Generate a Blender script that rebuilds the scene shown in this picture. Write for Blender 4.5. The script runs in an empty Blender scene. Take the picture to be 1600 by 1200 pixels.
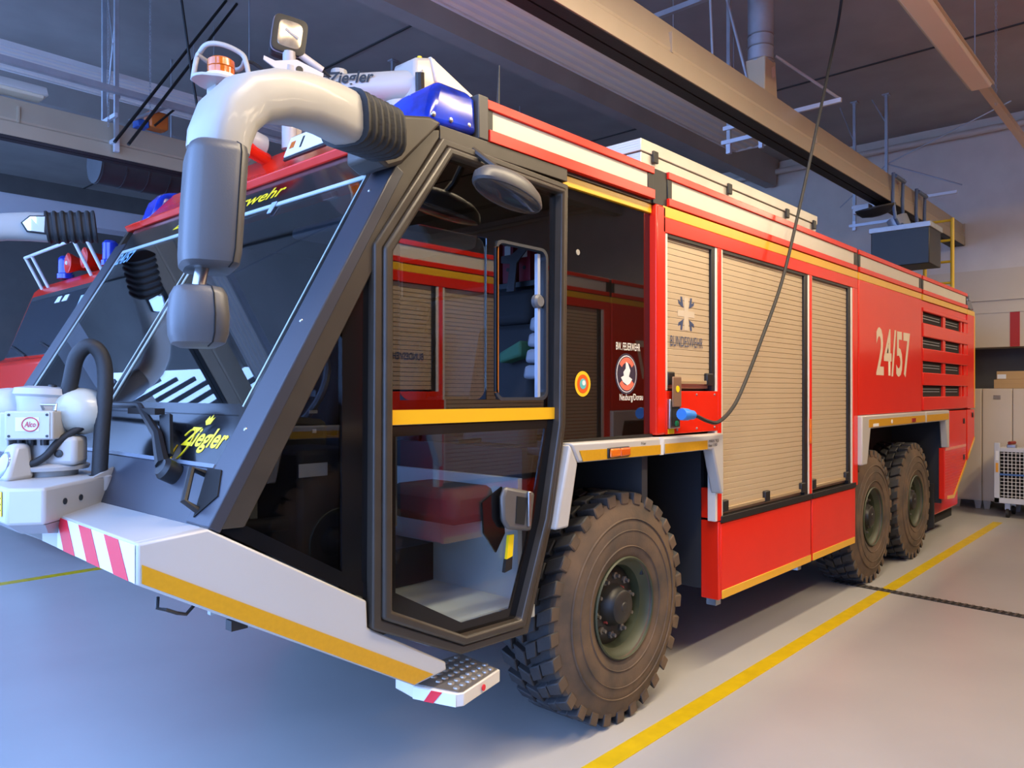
import bpy, bmesh, math, random
from mathutils import Vector, Matrix
random.seed(7)
PI = math.pi
SC = bpy.context.scene
COL = SC.collection

# ------------------------------------------------------------------ camera
cam_d = bpy.data.cameras.new('camera')
cam = bpy.data.objects.new('camera', cam_d); COL.objects.link(cam)
cam_d.sensor_fit = 'HORIZONTAL'; cam_d.sensor_width = 36.0
cam_d.lens = 36.0 * 1195.0 / 1600.0
cam_d.shift_y = 13.0 / 1600.0
cam_d.clip_start = 0.05; cam_d.clip_end = 300
cam.location = (0.0, -2.424, 1.88)
cam.rotation_euler = (PI / 2, 0, math.radians(42.395 - 90.0))
SC.camera = cam

# ------------------------------------------------------------------ daylight and exposure
SC.view_settings.view_transform = 'Standard'
SC.view_settings.look = 'None'
SC.view_settings.exposure = 0.0
SC.view_settings.gamma = 1.0
SC.view_settings.use_curve_mapping = False
w = bpy.data.worlds.new('overcast_sky'); SC.world = w; w.use_nodes = True
bg = w.node_tree.nodes['Background']
bg.inputs['Color'].default_value = (0.27, 0.47, 1.0, 1)
bg.inputs['Strength'].default_value = 8.2
LAMP = 125.0                                                  # watts of each added warm lamp
SC.cycles.max_bounces = 8
SC.cycles.transparent_max_bounces = 16
SC.cycles.sample_clamp_indirect = 6.0

# ------------------------------------------------------------------ materials
MATS = {}
def mat(name, col, rough=0.5, metal=0.0, coat=0.0, vary=0.0, vscale=3.0, bump=0.0, bscale=40.0, spec=0.5, emit=None, estr=0.0, vcol=None, vlo=0.35, vhi=0.7):
    if name in MATS: return MATS[name]
    m = bpy.data.materials.new(name); m.use_nodes = True
    nt = m.node_tree; p = nt.nodes['Principled BSDF']
    p.inputs['Base Color'].default_value = (*col, 1)
    p.inputs['Roughness'].default_value = rough
    p.inputs['Metallic'].default_value = metal
    p.inputs['Specular IOR Level'].default_value = spec
    if coat:
        p.inputs['Coat Weight'].default_value = coat; p.inputs['Coat Roughness'].default_value = 0.04
    tc = nt.nodes.new('ShaderNodeTexCoord')
    nz = nt.nodes.new('ShaderNodeTexNoise'); nz.inputs['Scale'].default_value = vscale; nz.inputs['Detail'].default_value = 5
    nt.links.new(tc.outputs['Object'], nz.inputs['Vector'])
    mr = nt.nodes.new('ShaderNodeMapRange'); mr.inputs['From Min'].default_value = vlo; mr.inputs['From Max'].default_value = vhi
    nt.links.new(nz.outputs['Fac'], mr.inputs['Value'])
    mx = nt.nodes.new('ShaderNodeMix'); mx.data_type = 'RGBA'
    v = max(vary, 0.03)
    c2 = vcol if vcol else tuple(c * (1 - v) for c in col)
    mx.inputs['A'].default_value = (*col, 1); mx.inputs['B'].default_value = (*c2, 1)
    nt.links.new(mr.outputs['Result'], mx.inputs['Factor'])
    nt.links.new(mx.outputs['Result'], p.inputs['Base Color'])
    if bump:
        n2 = nt.nodes.new('ShaderNodeTexNoise'); n2.inputs['Scale'].default_value = bscale; n2.inputs['Detail'].default_value = 4
        nt.links.new(tc.outputs['Object'], n2.inputs['Vector'])
        b = nt.nodes.new('ShaderNodeBump'); b.inputs['Strength'].default_value = bump; b.inputs['Distance'].default_value = 0.01
        nt.links.new(n2.outputs['Fac'], b.inputs['Height']); nt.links.new(b.outputs['Normal'], p.inputs['Normal'])
    if emit:
        p.inputs['Emission Color'].default_value = (*emit, 1); p.inputs['Emission Strength'].default_value = estr
    MATS[name] = m
    return m

def glass(name, tint, ior=1.5, rough=0.0, refl=(1, 1, 1)):
    if name in MATS: return MATS[name]
    m = bpy.data.materials.new(name); m.use_nodes = True
    nt = m.node_tree; nt.nodes.clear()
    out = nt.nodes.new('ShaderNodeOutputMaterial')
    t = nt.nodes.new('ShaderNodeBsdfTransparent'); t.inputs['Color'].default_value = (*tint, 1)
    g = nt.nodes.new('ShaderNodeBsdfGlossy'); g.inputs['Roughness'].default_value = rough; g.inputs['Color'].default_value = (*refl, 1)
    f = nt.nodes.new('ShaderNodeFresnel'); ge = nt.nodes.new('ShaderNodeNewGeometry'); mr = nt.nodes.new('ShaderNodeMapRange')
    mr.inputs['To Min'].default_value = ior; mr.inputs['To Max'].default_value = 1.0 / ior   # same reflectance from both faces of a thin pane
    nt.links.new(ge.outputs['Backfacing'], mr.inputs['Value']); nt.links.new(mr.outputs['Result'], f.inputs['IOR'])
    mx = nt.nodes.new('ShaderNodeMixShader')
    nt.links.new(f.outputs[0], mx.inputs[0]); nt.links.new(t.outputs[0], mx.inputs[1]); nt.links.new(g.outputs[0], mx.inputs[2])
    nt.links.new(mx.outputs[0], out.inputs['Surface'])
    MATS[name] = m
    return m

def checker_plate(name, col):
    m = mat(name, col, 0.38, 0.55, vary=0.1)
    nt = m.node_tree; p = nt.nodes['Principled BSDF']
    tc = nt.nodes.new('ShaderNodeTexCoord'); mp = nt.nodes.new('ShaderNodeMapping')
    mp.inputs['Scale'].default_value = (22, 22, 22); mp.inputs['Rotation'].default_value = (0, PI / 4, 0)
    nt.links.new(tc.outputs['Object'], mp.inputs['Vector'])
    ck = nt.nodes.new('ShaderNodeTexBrick'); ck.offset = 0.5; ck.inputs['Scale'].default_value = 1.0
    ck.inputs['Mortar Size'].default_value = 0.12
    sx = nt.nodes.new('ShaderNodeSeparateXYZ'); cx = nt.nodes.new('ShaderNodeCombineXYZ')
    nt.links.new(mp.outputs['Vector'], sx.inputs[0]); nt.links.new(sx.outputs['X'], cx.inputs['X']); nt.links.new(sx.outputs['Z'], cx.inputs['Y'])
    nt.links.new(cx.outputs[0], ck.inputs['Vector'])
    b = nt.nodes.new('ShaderNodeBump'); b.inputs['Strength'].default_value = 0.6; b.inputs['Distance'].default_value = 0.004
    nt.links.new(ck.outputs['Fac'], b.inputs['Height']); nt.links.new(b.outputs['Normal'], p.inputs['Normal'])
    return m

RED = mat('fire_red_paint', (0.70, 0.020, 0.006), 0.26, coat=0.12, vary=0.04, spec=0.35)
WHITE = mat('white_paint', (0.45, 0.44, 0.42), 0.4, coat=0.1, vary=0.03)
CREAM = mat('cream_gallery_panel', (0.56, 0.52, 0.44), 0.38, vary=0.03)
YEL = mat('yellow_reflective_tape', (0.74, 0.40, 0.012), 0.28, coat=0.3, vary=0.05)
GOLD = mat('gold_reflective_tape', (0.56, 0.29, 0.012), 0.35, vary=0.08, vscale=60)
BLK = mat('black_plastic', (0.011, 0.011, 0.012), 0.42, vary=0.2)
GLOSSBLK = mat('black_gloss', (0.006, 0.006, 0.007), 0.12, vary=0.1)
SATIN = mat('dark_bronze_door_frame', (0.046, 0.037, 0.028), 0.38, vary=0.2, vscale=8)
PILLAR = mat('dark_slate_metal', (0.040, 0.042, 0.054), 0.38, vary=0.12)
RUB = mat('black_rubber', (0.016, 0.016, 0.017), 0.62, vary=0.3, bump=0.15, bscale=80)
TREAD = mat('tyre_tread_rubber', (0.022, 0.0225, 0.025), 0.65, vary=0.4, vscale=5, bump=0.2, bscale=60, vcol=(0.034, 0.033, 0.034))
DUST = mat('dusty_tyre_sidewall', (0.125, 0.080, 0.048), 0.85, vary=0.4, vscale=5, bump=0.1, bscale=70, vcol=(0.055, 0.042, 0.032))
OLIVE = mat('olive_green_rim', (0.042, 0.052, 0.026), 0.5, vary=0.3, vscale=6)
HUBM = mat('greasy_hub_metal', (0.022, 0.021, 0.02), 0.45, vary=0.4, vscale=15)
STEEL = mat('bare_steel', (0.42, 0.42, 0.42), 0.3, 0.9, vary=0.1)
GALV = mat('galvanised_steel', (0.42, 0.45, 0.50), 0.42, 0.5, vary=0.15, vscale=6)
ALU = mat('anodised_aluminium', (0.54, 0.43, 0.285), 0.42, 0.25, vary=0.04)
ALUEDGE = mat('light_aluminium_profile', (0.72, 0.69, 0.64), 0.4, 0.2, vary=0.04)
CHK = checker_plate('aluminium_checker_plate', (0.66, 0.62, 0.55))
BLUEL = mat('blue_lamp_lens', (0.004, 0.04, 0.55), 0.2, coat=0.1, vary=0.6, vscale=7, vcol=(0.004, 0.012, 0.16))
AMB = mat('amber_lens', (0.75, 0.16, 0.008), 0.15, coat=0.6, vary=0.3, vscale=20)
INT = mat('dark_cab_lining', (0.035, 0.037, 0.042), 0.7, vary=0.2)
INTG = mat('grey_cab_equipment', (0.16, 0.18, 0.21), 0.6, vary=0.1)
CONC = mat('grey_concrete_ceiling', (0.36, 0.345, 0.325), 0.85, vary=0.15, vscale=1.5)
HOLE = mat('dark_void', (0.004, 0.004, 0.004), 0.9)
TXTY = mat('yellow_lettering', (0.80, 0.56, 0.004), 0.4)
TXTW = mat('white_lettering', (0.78, 0.76, 0.70), 0.45)
TXTC = mat('cream_lettering', (0.74, 0.62, 0.47), 0.4)
TXTN = mat('navy_lettering', (0.035, 0.06, 0.14), 0.45)
TXTK = mat('black_lettering', (0.01, 0.01, 0.01), 0.5)
PAPER = mat('white_label_paper', (0.72, 0.74, 0.74), 0.6)
G_WIND = glass('windscreen_glass', (0.62, 0.66, 0.70), 1.62)
G_QUART = glass('quarter_window_glass', (0.55, 0.55, 0.55), 1.5)
G_SIDE = glass('tinted_side_glass', (0.30, 0.28, 0.25), 2.2)
G_PANE = glass('clear_sliding_pane', (0.75, 0.75, 0.68), 2.1)
G_LOW = glass('lower_door_glass', (0.92, 0.95, 0.96), 1.6)
G_BLACK = mat('black_rear_side_glass', (0.004, 0.0035, 0.003), 0.015, spec=1.0, coat=0.5)
MIRRORG = mat('mirror_glass', (0.8, 0.85, 0.9), 0.02, 1.0)

# ------------------------------------------------------------------ mesh helpers
class MB:
    def __init__(self): self.v = []; self.f = []; self.mi = []; self.cur = 0
    def add(self, vs, fs):
        o = len(self.v); self.v += [tuple(p) for p in vs]
        for f in fs: self.f.append([i + o for i in f]); self.mi.append(self.cur)
        return self
    def box(self, x0, x1, y0, y1, z0, z1):
        return self.add([(x0,y0,z0),(x1,y0,z0),(x1,y1,z0),(x0,y1,z0),(x0,y0,z1),(x1,y0,z1),(x1,y1,z1),(x0,y1,z1)],
            [(0,3,2,1),(4,5,6,7),(0,1,5,4),(1,2,6,5),(2,3,7,6),(3,0,4,7)])
    def loops(self, A, B):                                   # a solid between two matching loops
        n = len(A)
        fs = [tuple(range(n))[::-1], tuple(range(n, 2*n))] + [(i, (i+1) % n, n + (i+1) % n, n + i) for i in range(n)]
        return self.add(list(A) + list(B), fs)
    def py(self, poly, y0, y1): return self.loops([(x, y0, z) for x, z in poly], [(x, y1, z) for x, z in poly])
    def px(self, poly, x0, x1): return self.loops([(x0, y, z) for y, z in poly], [(x1, y, z) for y, z in poly])
    def pz(self, poly, z0, z1): return self.loops([(x, y, z0) for x, y in poly], [(x, y, z1) for x, y in poly])
    def ring_y(self, out, inn, y0, y1):                      # a frame: outer and inner outline of equal count
        n = len(out)
        vs = [(x, y0, z) for x, z in out] + [(x, y0, z) for x, z in inn] + [(x, y1, z) for x, z in out] + [(x, y1, z) for x, z in inn]
        fs = []
        for i in range(n):
            j = (i + 1) % n
            fs += [(i, j, n+j, n+i), (2*n+i, 3*n+i, 3*n+j, 2*n+j), (i, 2*n+i, 2*n+j, j), (n+i, n+j, 3*n+j, 3*n+i)]
        return self.add(vs, fs)
    def tube(self, path, r, n=10, caps=True):
        P = [Vector(p) for p in path]; rs = r if isinstance(r, (list, tuple)) else [r] * len(P)
        vs = []; up = None
        for i, p in enumerate(P):
            t = (P[min(i+1, len(P)-1)] - P[max(i-1, 0)]).normalized()
            if up is None:
                up = t.cross(Vector((0, 0, 1)))
                if up.length < 0.05: up = t.cross(Vector((1, 0, 0)))
            up = (up - t * up.dot(t)).normalized(); sd = t.cross(up)
            for k in range(n):
                a = 2 * PI * k / n; vs.append(p + (up * math.cos(a) + sd * math.sin(a)) * rs[i])
        fs = []
        for i in range(len(P) - 1):
            for k in range(n):
                fs.append((i*n+k, i*n+(k+1) % n, (i+1)*n+(k+1) % n, (i+1)*n+k))
        if caps: fs += [tuple(range(n))[::-1], tuple(range((len(P)-1)*n, len(P)*n))]
        return self.add(vs, fs)
    def sweep(self, secs):                                   # matching closed loops, skinned
        n = len(secs[0]); vs = [p for s in secs for p in s]; fs = []
        for i in range(len(secs) - 1):
            for k in range(n): fs.append((i*n+k, i*n+(k+1) % n, (i+1)*n+(k+1) % n, (i+1)*n+k))
        fs += [tuple(range(n))[::-1], tuple(range((len(secs)-1)*n, len(secs)*n))]
        return self.add(vs, fs)
    def lathe(self, c, d, prof, n=24, closed=False, caps=True):         # prof: (along, radius) about axis d through c
        c = Vector(c); d = Vector(d).normalized()
        u = d.cross(Vector((0, 0, 1)))
        if u.length < 0.05: u = d.cross(Vector((1, 0, 0)))
        u.normalize(); w_ = d.cross(u); vs = []; fs = []; m = len(prof)
        for a, r in prof:
            for k in range(n):
                t = 2 * PI * k / n; vs.append(c + d * a + (u * math.cos(t) + w_ * math.sin(t)) * max(r, 1e-4))
        for i in range(m - 1 if not closed else m):
            i2 = (i + 1) % m
            for k in range(n): fs.append((i*n+k, i*n+(k+1) % n, i2*n+(k+1) % n, i2*n+k))
        if not closed and caps: fs += [tuple(range(n))[::-1], tuple(range((m-1)*n, m*n))]
        return self.add(vs, fs)
    def cyl(self, a, b, r, n=14): return self.tube([a, b], r, n)
    def plate(self, pts, nrm, th):                           # planar polygon thickened along a normal
        nrm = Vector(nrm).normalized() * th
        return self.loops([Vector(p) for p in pts], [Vector(p) + nrm for p in pts])
    def build(self, name, m, parent=None, bevel=0.0, smooth=False, seg=2):
        me = bpy.data.meshes.new(name)
        me.from_pydata(self.v, [], self.f)
        ms = m if isinstance(m, (list, tuple)) else [m]
        for x in ms: me.materials.append(x)
        if len(ms) > 1: me.polygons.foreach_set('material_index', self.mi)
        bm = bmesh.new(); bm.from_mesh(me); bmesh.ops.recalc_face_normals(bm, faces=bm.faces); bm.to_mesh(me); bm.free()
        if smooth or bevel:
            me.polygons.foreach_set('use_smooth', [True] * len(me.polygons)); me.set_sharp_from_angle(angle=math.radians(38))
        o = bpy.data.objects.new(name, me); COL.objects.link(o)
        if bevel:
            b = o.modifiers.new('edge', 'BEVEL'); b.width = bevel; b.segments = seg; b.limit_method = 'ANGLE'; b.angle_limit = math.radians(35)
            b.harden_normals = False
        if parent: attach(o, parent)
        return o
BASES = {}
def attach(o, parent):
    o.parent = parent
    if parent.name in BASES: o.matrix_parent_inverse = Matrix.Translation(-BASES[parent.name])
def thing(name, label, cat, loc, group=None, kind=None):
    o = bpy.data.objects.new(name, None); COL.objects.link(o); o.location = loc; o.empty_display_size = 0.1
    BASES[o.name] = Vector(loc)
    o['label'] = label
    if cat: o['category'] = cat
    if group: o['group'] = group
    if kind: o['kind'] = kind
    return o
def tag(o, label, cat=None, group=None, kind=None):
    o['label'] = label
    if cat: o['category'] = cat
    if group: o['group'] = group
    if kind: o['kind'] = kind
    return o
def text(name, s, m, parent, org, xd, yd, width, height, shear=0.0, bold=0.0, off=0.002, flip=False):
    cu = bpy.data.curves.new(name, 'FONT'); cu.body = s; cu.size = 1.0; cu.shear = shear; cu.offset = bold; cu.resolution_u = 3
    ob = bpy.data.objects.new('tmp_text', cu); COL.objects.link(ob)
    dg = bpy.context.evaluated_depsgraph_get(); dg.update()
    me = bpy.data.meshes.new_from_object(ob.evaluated_get(dg))
    bpy.data.objects.remove(ob); bpy.data.curves.remove(cu)
    xs = [v.co.x for v in me.vertices]; ys = [v.co.y for v in me.vertices]
    x0, x1, y0, y1 = min(xs), max(xs), min(ys), max(ys)
    xd = Vector(xd).normalized(); yd = Vector(yd).normalized(); n = xd.cross(yd); org = Vector(org)
    for v in me.vertices:
        a = (v.co.x - x0) / (x1 - x0); b = (v.co.y - y0) / (y1 - y0)
        v.co = org + xd * (a * width) + yd * (b * height) + n * off
    me.materials.clear(); me.materials.append(m); me.name = name
    o = bpy.data.objects.new(name, me); COL.objects.link(o)
    if parent: attach(o, parent)
    return o
def arc(cx, cy, r, a0, a1, n): return [(cx + r * math.cos(a0 + (a1 - a0) * i / n), cy + r * math.sin(a0 + (a1 - a0) * i / n)) for i in range(n + 1)]
def rrect(x0, x1, z0, z1, r, n=4):
    return arc(x1-r, z1-r, r, 0, PI/2, n) + arc(x0+r, z1-r, r, PI/2, PI, n) + arc(x0+r, z0+r, r, PI, 1.5*PI, n) + arc(x1-r, z0+r, r, 1.5*PI, 2*PI, n)
def spline(pts, n=6):                                        # Catmull-Rom through points
    P = [Vector(p) for p in pts]; out = []
    for i in range(len(P) - 1):
        a, b, c_, d = P[max(i-1, 0)], P[i], P[i+1], P[min(i+2, len(P)-1)]
        for k in range(n):
            t = k / n
            out.append(0.5 * ((2*b) + (c_-a)*t + (2*a-5*b+4*c_-d)*t*t + (3*b-a-3*c_+d)*t**3))
    out.append(P[-1]); return out
def dup(o, parent, name=None, loc=None):
    c = o.copy(); COL.objects.link(c)
    c.parent = parent
    if loc is not None: c.location = loc
    return c

# ------------------------------------------------------------------ the hall
FLOORM = mat('grey_epoxy_floor', (0.43, 0.42, 0.40), 0.33, vary=0.10, vscale=0.9, bump=0.02, bscale=8, vcol=(0.385, 0.375, 0.36))
WALLG = mat('grey_wall_render', (0.64, 0.59, 0.52), 0.8, vary=0.08)
WALLT = mat('tan_wall_paint', (0.60, 0.52, 0.40), 0.7, vary=0.06, vscale=2)
TANRAIL = mat('satin_aluminium_rail', (0.46, 0.38, 0.28), 0.45, 0.2, vary=0.06)
LINEY = mat('yellow_floor_paint', (0.60, 0.42, 0.006), 0.4, vary=0.18, vscale=9)
def struct(o, label): o['kind'] = 'structure'; o['label'] = label; return o

floor = struct(MB().box(-26, 15.4, -14, 16, -0.3, 0).build('floor', FLOORM), 'smooth grey epoxy floor of the vehicle hall')
MB().box(-4, 12.9, -0.215, -0.10, 0, 0.003).build('lane_line', LINEY, floor)
MB().box(-4, 12.9, 6.27, 6.39, 0, 0.003).build('lane_line', LINEY, floor)
# slot drain with its grating bars
dm = MB()
a = Vector((7.79, 0.35, 0)); b = Vector((7.42, -3.2, 0)); dd = (b - a).normalized(); nn = Vector((-dd.y, dd.x, 0))
dm.plate([a + nn*0.055, b + nn*0.055, b - nn*0.055, a - nn*0.055], (0, 0, 1), 0.004)
drain = dm.build('drain_channel', mat('dark_drain', (0.012, 0.011, 0.010), 0.8), floor)
bars = MB(); L = (b - a).length; n = int(L / 0.055)
for i in range(n):
    p = a + dd * (i * L / n)
    bars.plate([p + nn*0.05, p + nn*0.05 + dd*0.022, p - nn*0.05 + dd*0.022, p - nn*0.05], (0, 0, 1), 0.009)
gb = bars.build('grating_bars', mat('rusty_grating', (0.10, 0.085, 0.07), 0.6, 0.4), drain); gb['kind'] = 'stuff'

ceiling = struct(MB().box(-0.7, 15.4, -14, 16, 6.4, 6.7).build('ceiling', CONC), 'grey concrete ceiling slab over the vehicle hall')
for y0 in (-7.6, -1.9 - 20, 3.78, 9.5):
    if y0 < -14: continue
    MB().px([(y0, 6.41), (y0 + 0.06, 5.9), (y0 + 0.27, 5.9), (y0 + 0.33, 6.41)], -0.7, 14.5).build('ceiling_rib', CONC, ceiling)
for x in (1.2, 6.1, 11.1):
    MB().box(x, x + 0.03, -13.9, 16, 6.385, 6.41).build('slab_joint', mat('joint_shadow_gap', (0.05, 0.05, 0.05), 0.9), ceiling)

wb = struct(MB().box(15.2, 15.4, -14, 16, 0, 6.4).build('wall_back', mat('dark_grey_wall_panel', (0.10, 0.095, 0.09), 0.7, vary=0.1)), 'rear wall of the hall, dark niche below tan plaster')
MB().box(14.6, 15.21, -14, 16, 3.9, 6.4).build('upper_wall', WALLG, wb)
MB().box(14.58, 15.21, -14, 16, 2.62, 3.9).build('plaster_band', WALLT, wb)
MB().box(14.55, 14.6, -14, 16, 3.385, 3.40).build('ledge', WALLT, wb)
MB().box(14.565, 14.6, -14, 16, 3.18, 3.195).build('ledge', WALLT, wb)
MB().box(14.575, 14.6, -0.165, -0.03, 2.62, 3.19).build('red_stripe', mat('red_wall_stripe', (0.42, 0.02, 0.015), 0.6), wb)
MB().cyl((14.45, -13.9, 6.17), (14.45, 15.9, 6.17), 0.055, 12).build('wall_pipe', mat('cream_painted_pipe', (0.55, 0.50, 0.43), 0.5), wb, smooth=True)
wl = struct(MB().box(-1.4, 15.4, 16, 16.2, 0, 6.4).build('wall_left', mat('dark_side_wall', (0.12, 0.115, 0.11), 0.8, vary=0.15)), 'grey side wall of the vehicle hall')
wr = struct(MB().box(-1.4, 15.4, -14.2, -14, 0, 6.4).build('wall_right', WALLT), 'tan side wall of the vehicle hall')
wf = struct(MB().box(-1.0, -0.7, -14, 5.6, 5.45, 6.4).build('wall_front', WALLG), 'lintel above the open vehicle doors')
for y in (-13.8, -8.3, -2.95, 5.6, 11.3, 15.6):
    MB().box(-1.0, -0.7, y - 0.15, y + 0.15, 0, 5.45).build('door_post', WALLG, wf)
for i in range(13):                                           # glazed folding doors of the further bays
    MB().box(-0.90, -0.82, 6.1 + i * 0.75, 6.16 + i * 0.75, 0, 6.35).build('mullion', BLK, wf)
for y0, y1 in ((-13.7, -8.4), (-8.2, -3.1)): MB().box(-0.95, -0.85, y0, y1, 0, 5.45).build('added_door_blocker', mat('cream_blocker_panels', (0.6, 0.55, 0.46), 0.6), wf)  # panels added out of view to keep blue skylight off the aisle side
for z in (0.9, 2.6): MB().box(-0.90, -0.82, 5.6, 15.6, z, z + 0.08).build('transom', BLK, wf)

# ribbed radiant ceiling panels
def radiant_panel(y0, y1, x0, x1, z, label):
    t = thing('radiant_heating_panel', label, 'heating panel', ((x0 + x1) / 2, (y0 + y1) / 2, z), 'ribbed radiant panels hung under the ceiling')
    MB().box(x0, x1, y0, y1, z + 0.012, z + 0.045).build('panel_sheet', mat('pale_panel_enamel', (0.70, 0.70, 0.70), 0.45, vary=0.05), t)
    n = 6; wdt = (y1 - y0)
    for i in range(n):
        yc = y0 + wdt * (i + 0.5) / n
        MB().px([(yc - 0.028, z + 0.013), (yc - 0.012, z), (yc + 0.012, z), (yc + 0.028, z + 0.013)], x0, x1).build('rib', mat('panel_rib_enamel', (0.80, 0.76, 0.70), 0.4), t)
    for s in (y0, y1): MB().box(x0, x1, s - 0.012, s + 0.012, z - 0.005, z + 0.05).build('edge_rail', MATS['pale_panel_enamel'], t)
    MB().tube([(x1 + 0.02, y0, z + 0.02), (x1 + 0.05, y0 + 0.02, z + 0.02), (x1 + 0.05, y1 - 0.02, z + 0.02), (x1 + 0.02, y1, z + 0.02)], 0.022, 10).build('header_pipe', MATS['pale_panel_enamel'], t, smooth=True)
    x = x0 + 0.4
    while x < x1:
        for yy in (y0 + 0.08, y1 - 0.08): MB().cyl((x, yy, z + 0.03), (x, yy, 6.41), 0.006, 6).build('hanger_rod', GALV, t)
        x += 2.3
    return t
radiant_panel(1.50, 2.14, -0.5, 9.25, 5.0, 'ribbed pale radiant panel hung above the white-armed fire truck')
radiant_panel(6.60, 7.30, -0.5, 9.25, 5.4, 'ribbed pale radiant panel behind the strut frame with cross braces')

# exhaust rails
def exhaust_rail(yc, label, x0, x1, zb=4.33, w_=0.23, hgt=0.37):
    t = thing('exhaust_rail', label, 'exhaust rail', ((x0 + x1) / 2, yc, zb), 'exhaust extraction rails')
    y0, y1 = yc - w_ / 2, yc + w_ / 2
    MB().px([(y0, zb + 0.005), (y0, zb + 0.135), (y0 + 0.015, zb + 0.15), (y0 + 0.008, zb + 0.17), (y0 + 0.035, zb + hgt), (y1 - 0.035, zb + hgt), (y1 - 0.008, zb + 0.17), (y1 - 0.015, zb + 0.15), (y1, zb + 0.135), (y1, zb + 0.005), (y1 - 0.01, zb + 0.005), (y1 - 0.01, zb + 0.12), (y0 + 0.01, zb + 0.12), (y0 + 0.01, zb + 0.005)], x0, x1).build('rail_channel', TANRAIL, t)
    MB().box(x0, x1, y0 + 0.01, yc - 0.008, zb, zb + 0.012).build('sealing_lip', RUB, t)
    MB().box(x0, x1, yc + 0.008, y1 - 0.01, zb, zb + 0.012).build('sealing_lip', RUB, t)
    MB().box(x0, x1, y0 + 0.012, y1 - 0.012, zb + 0.1, zb + 0.118).build('rail_lining', HOLE, t)
    x = x0 + 2.9
    while x < x1 - 0.5:
        MB().box(x, x + 0.02, y0 - 0.004, y1 + 0.004, zb + 0.14, zb + 0.3).build('joint_sleeve', TANRAIL, t); x += 2.9
    MB().box(x1 - 0.012, x1 + 0.004, y0, y1, zb + 0.005, zb + hgt).build('end_cap', TANRAIL, t)
    return t
railR = exhaust_rail(0.72, 'long tan exhaust rail over the fire truck roof', -0.68, 14.55)
railL = exhaust_rail(6.15, 'grey exhaust rail running past the strut frame with cross braces', -0.68, 14.55)

# strut hangers of the rails
PALE = mat('pale_strut', (0.62, 0.66, 0.75), 0.4, 0.3)
def strut_hanger(x, ups, bars, label, braces=(), stubs=()):
    t = thing('strut_hanger', label, 'hanger', (x, ups[0][0], ups[0][1]), 'strut hangers of the exhaust rails')
    for yy, z0 in ups:
        MB().box(x - 0.02, x + 0.02, yy - 0.02, yy + 0.02, z0, 6.39).build('upright', GALV, t)
        MB().box(x - 0.05, x + 0.05, yy - 0.05, yy + 0.05, 6.385, 6.4).build('ceiling_plate', GALV, t)
        MB().box(x - 0.024, x + 0.024, yy - 0.024, yy + 0.024, z0 - 0.02, z0 + 0.12).build('upright_sleeve', PALE, t)
    for y0, y1, z in bars: MB().box(x - 0.045, x - 0.015, y0, y1, z, z + 0.042).build('crossbar', PALE, t)
    for p, q in braces: MB().cyl((x + 0.03, *p), (x + 0.03, *q), 0.010, 8).build('brace', GALV, t)
    for y0, z0, z1 in stubs: MB().box(x - 0.03, x + 0.01, y0 - 0.02, y0 + 0.02, z0, z1).build('stub', PALE, t)
    return t
strut_hanger(12.4, ((1.67, 4.42), (1.205, 4.75)), ((0.25, 1.7, 4.73), (0.85, 1.74, 4.45)), 'strut hanger with thin diagonal rods above the black exhaust hood', (((1.205, 5.35), (1.9, 4.8)), ((1.205, 5.35), (0.2, 4.85)), ((1.205, 5.35), (-0.4, 5.9)), ((1.205, 5.95), (1.42, 6.38)), ((1.67, 5.75), (1.9, 6.38))))
strut_hanger(7.75, ((1.45, 4.5),), ((0.25, 1.50, 4.73), (0.98, 1.52, 4.58)), 'strut hanger on the tan rail beside the round duct', (), ((1.08, 4.46, 4.6),))
strut_hanger(3.1, ((5.98, 4.4), (6.32, 4.4)), ((5.9, 6.4, 4.72), (5.9, 6.4, 4.46)), 'strut frame with cross braces over the grey rail', (((5.98, 4.95), (6.32, 6.2)), ((6.32, 4.95), (5.98, 6.2))))
strut_hanger(6.6, ((5.8, 4.4), (6.5, 4.4)), ((5.75, 6.55, 4.72),), 'strut hanger on the grey rail behind the mirror arm')
tag(MB().box(-0.68, 14, 5.60, 5.66, 4.86, 4.92).build('strut_channel', GALV), 'long thin galvanised channel running over the grey rail', 'channel')
for x in (1.2, 4.4, 9.0):
    tag(MB().cyl((x, 5.63, 4.9), (x, 5.63, 6.41), 0.008, 6).build('threaded_rod', GALV), 'threaded rod holding up the long thin channel', 'rod', 'rods of the thin channel')
# diagonal tie rods under the ceiling
for (p, q) in (((2.87, 5.40, 4.3), (4.28, 5.936, 6.385)), ((2.99, 5.38, 4.3), (4.40, 5.916, 6.385))):
    tag(MB().cyl(p, q, 0.016, 8).build('tie_rod', BLK), ('dark diagonal tie rod rising from the grey rail, nearer the lamp fitting' if p[0] < 2.9 else 'dark diagonal tie rod rising from the grey rail, nearer the hose trolley'), 'rod', 'diagonal tie rods')
# hoist trolley on the left rail
t = thing('hoist_trolley', 'orange and blue hose trolley on the grey rail', 'trolley', (3.5, 6.0, 4.72))
MB().box(3.42, 3.62, 5.92, 6.1, 4.72, 4.9).build('motor_housing', mat('orange_enamel', (0.60, 0.14, 0.02), 0.4), t, 0.02)
MB().box(3.30, 3.42, 5.94, 6.08, 4.70, 4.78).build('blue_block', mat('blue_enamel', (0.02, 0.10, 0.45), 0.4), t, 0.01)
MB().cyl((3.2, 5.9, 4.71), (3.62, 5.9, 4.98), 0.018, 8).build('arm', GALV, t)
MB().cyl((3.45, 5.88, 4.72), (3.66, 5.88, 4.95), 0.012, 8).build('arm', BLK, t)

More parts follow.
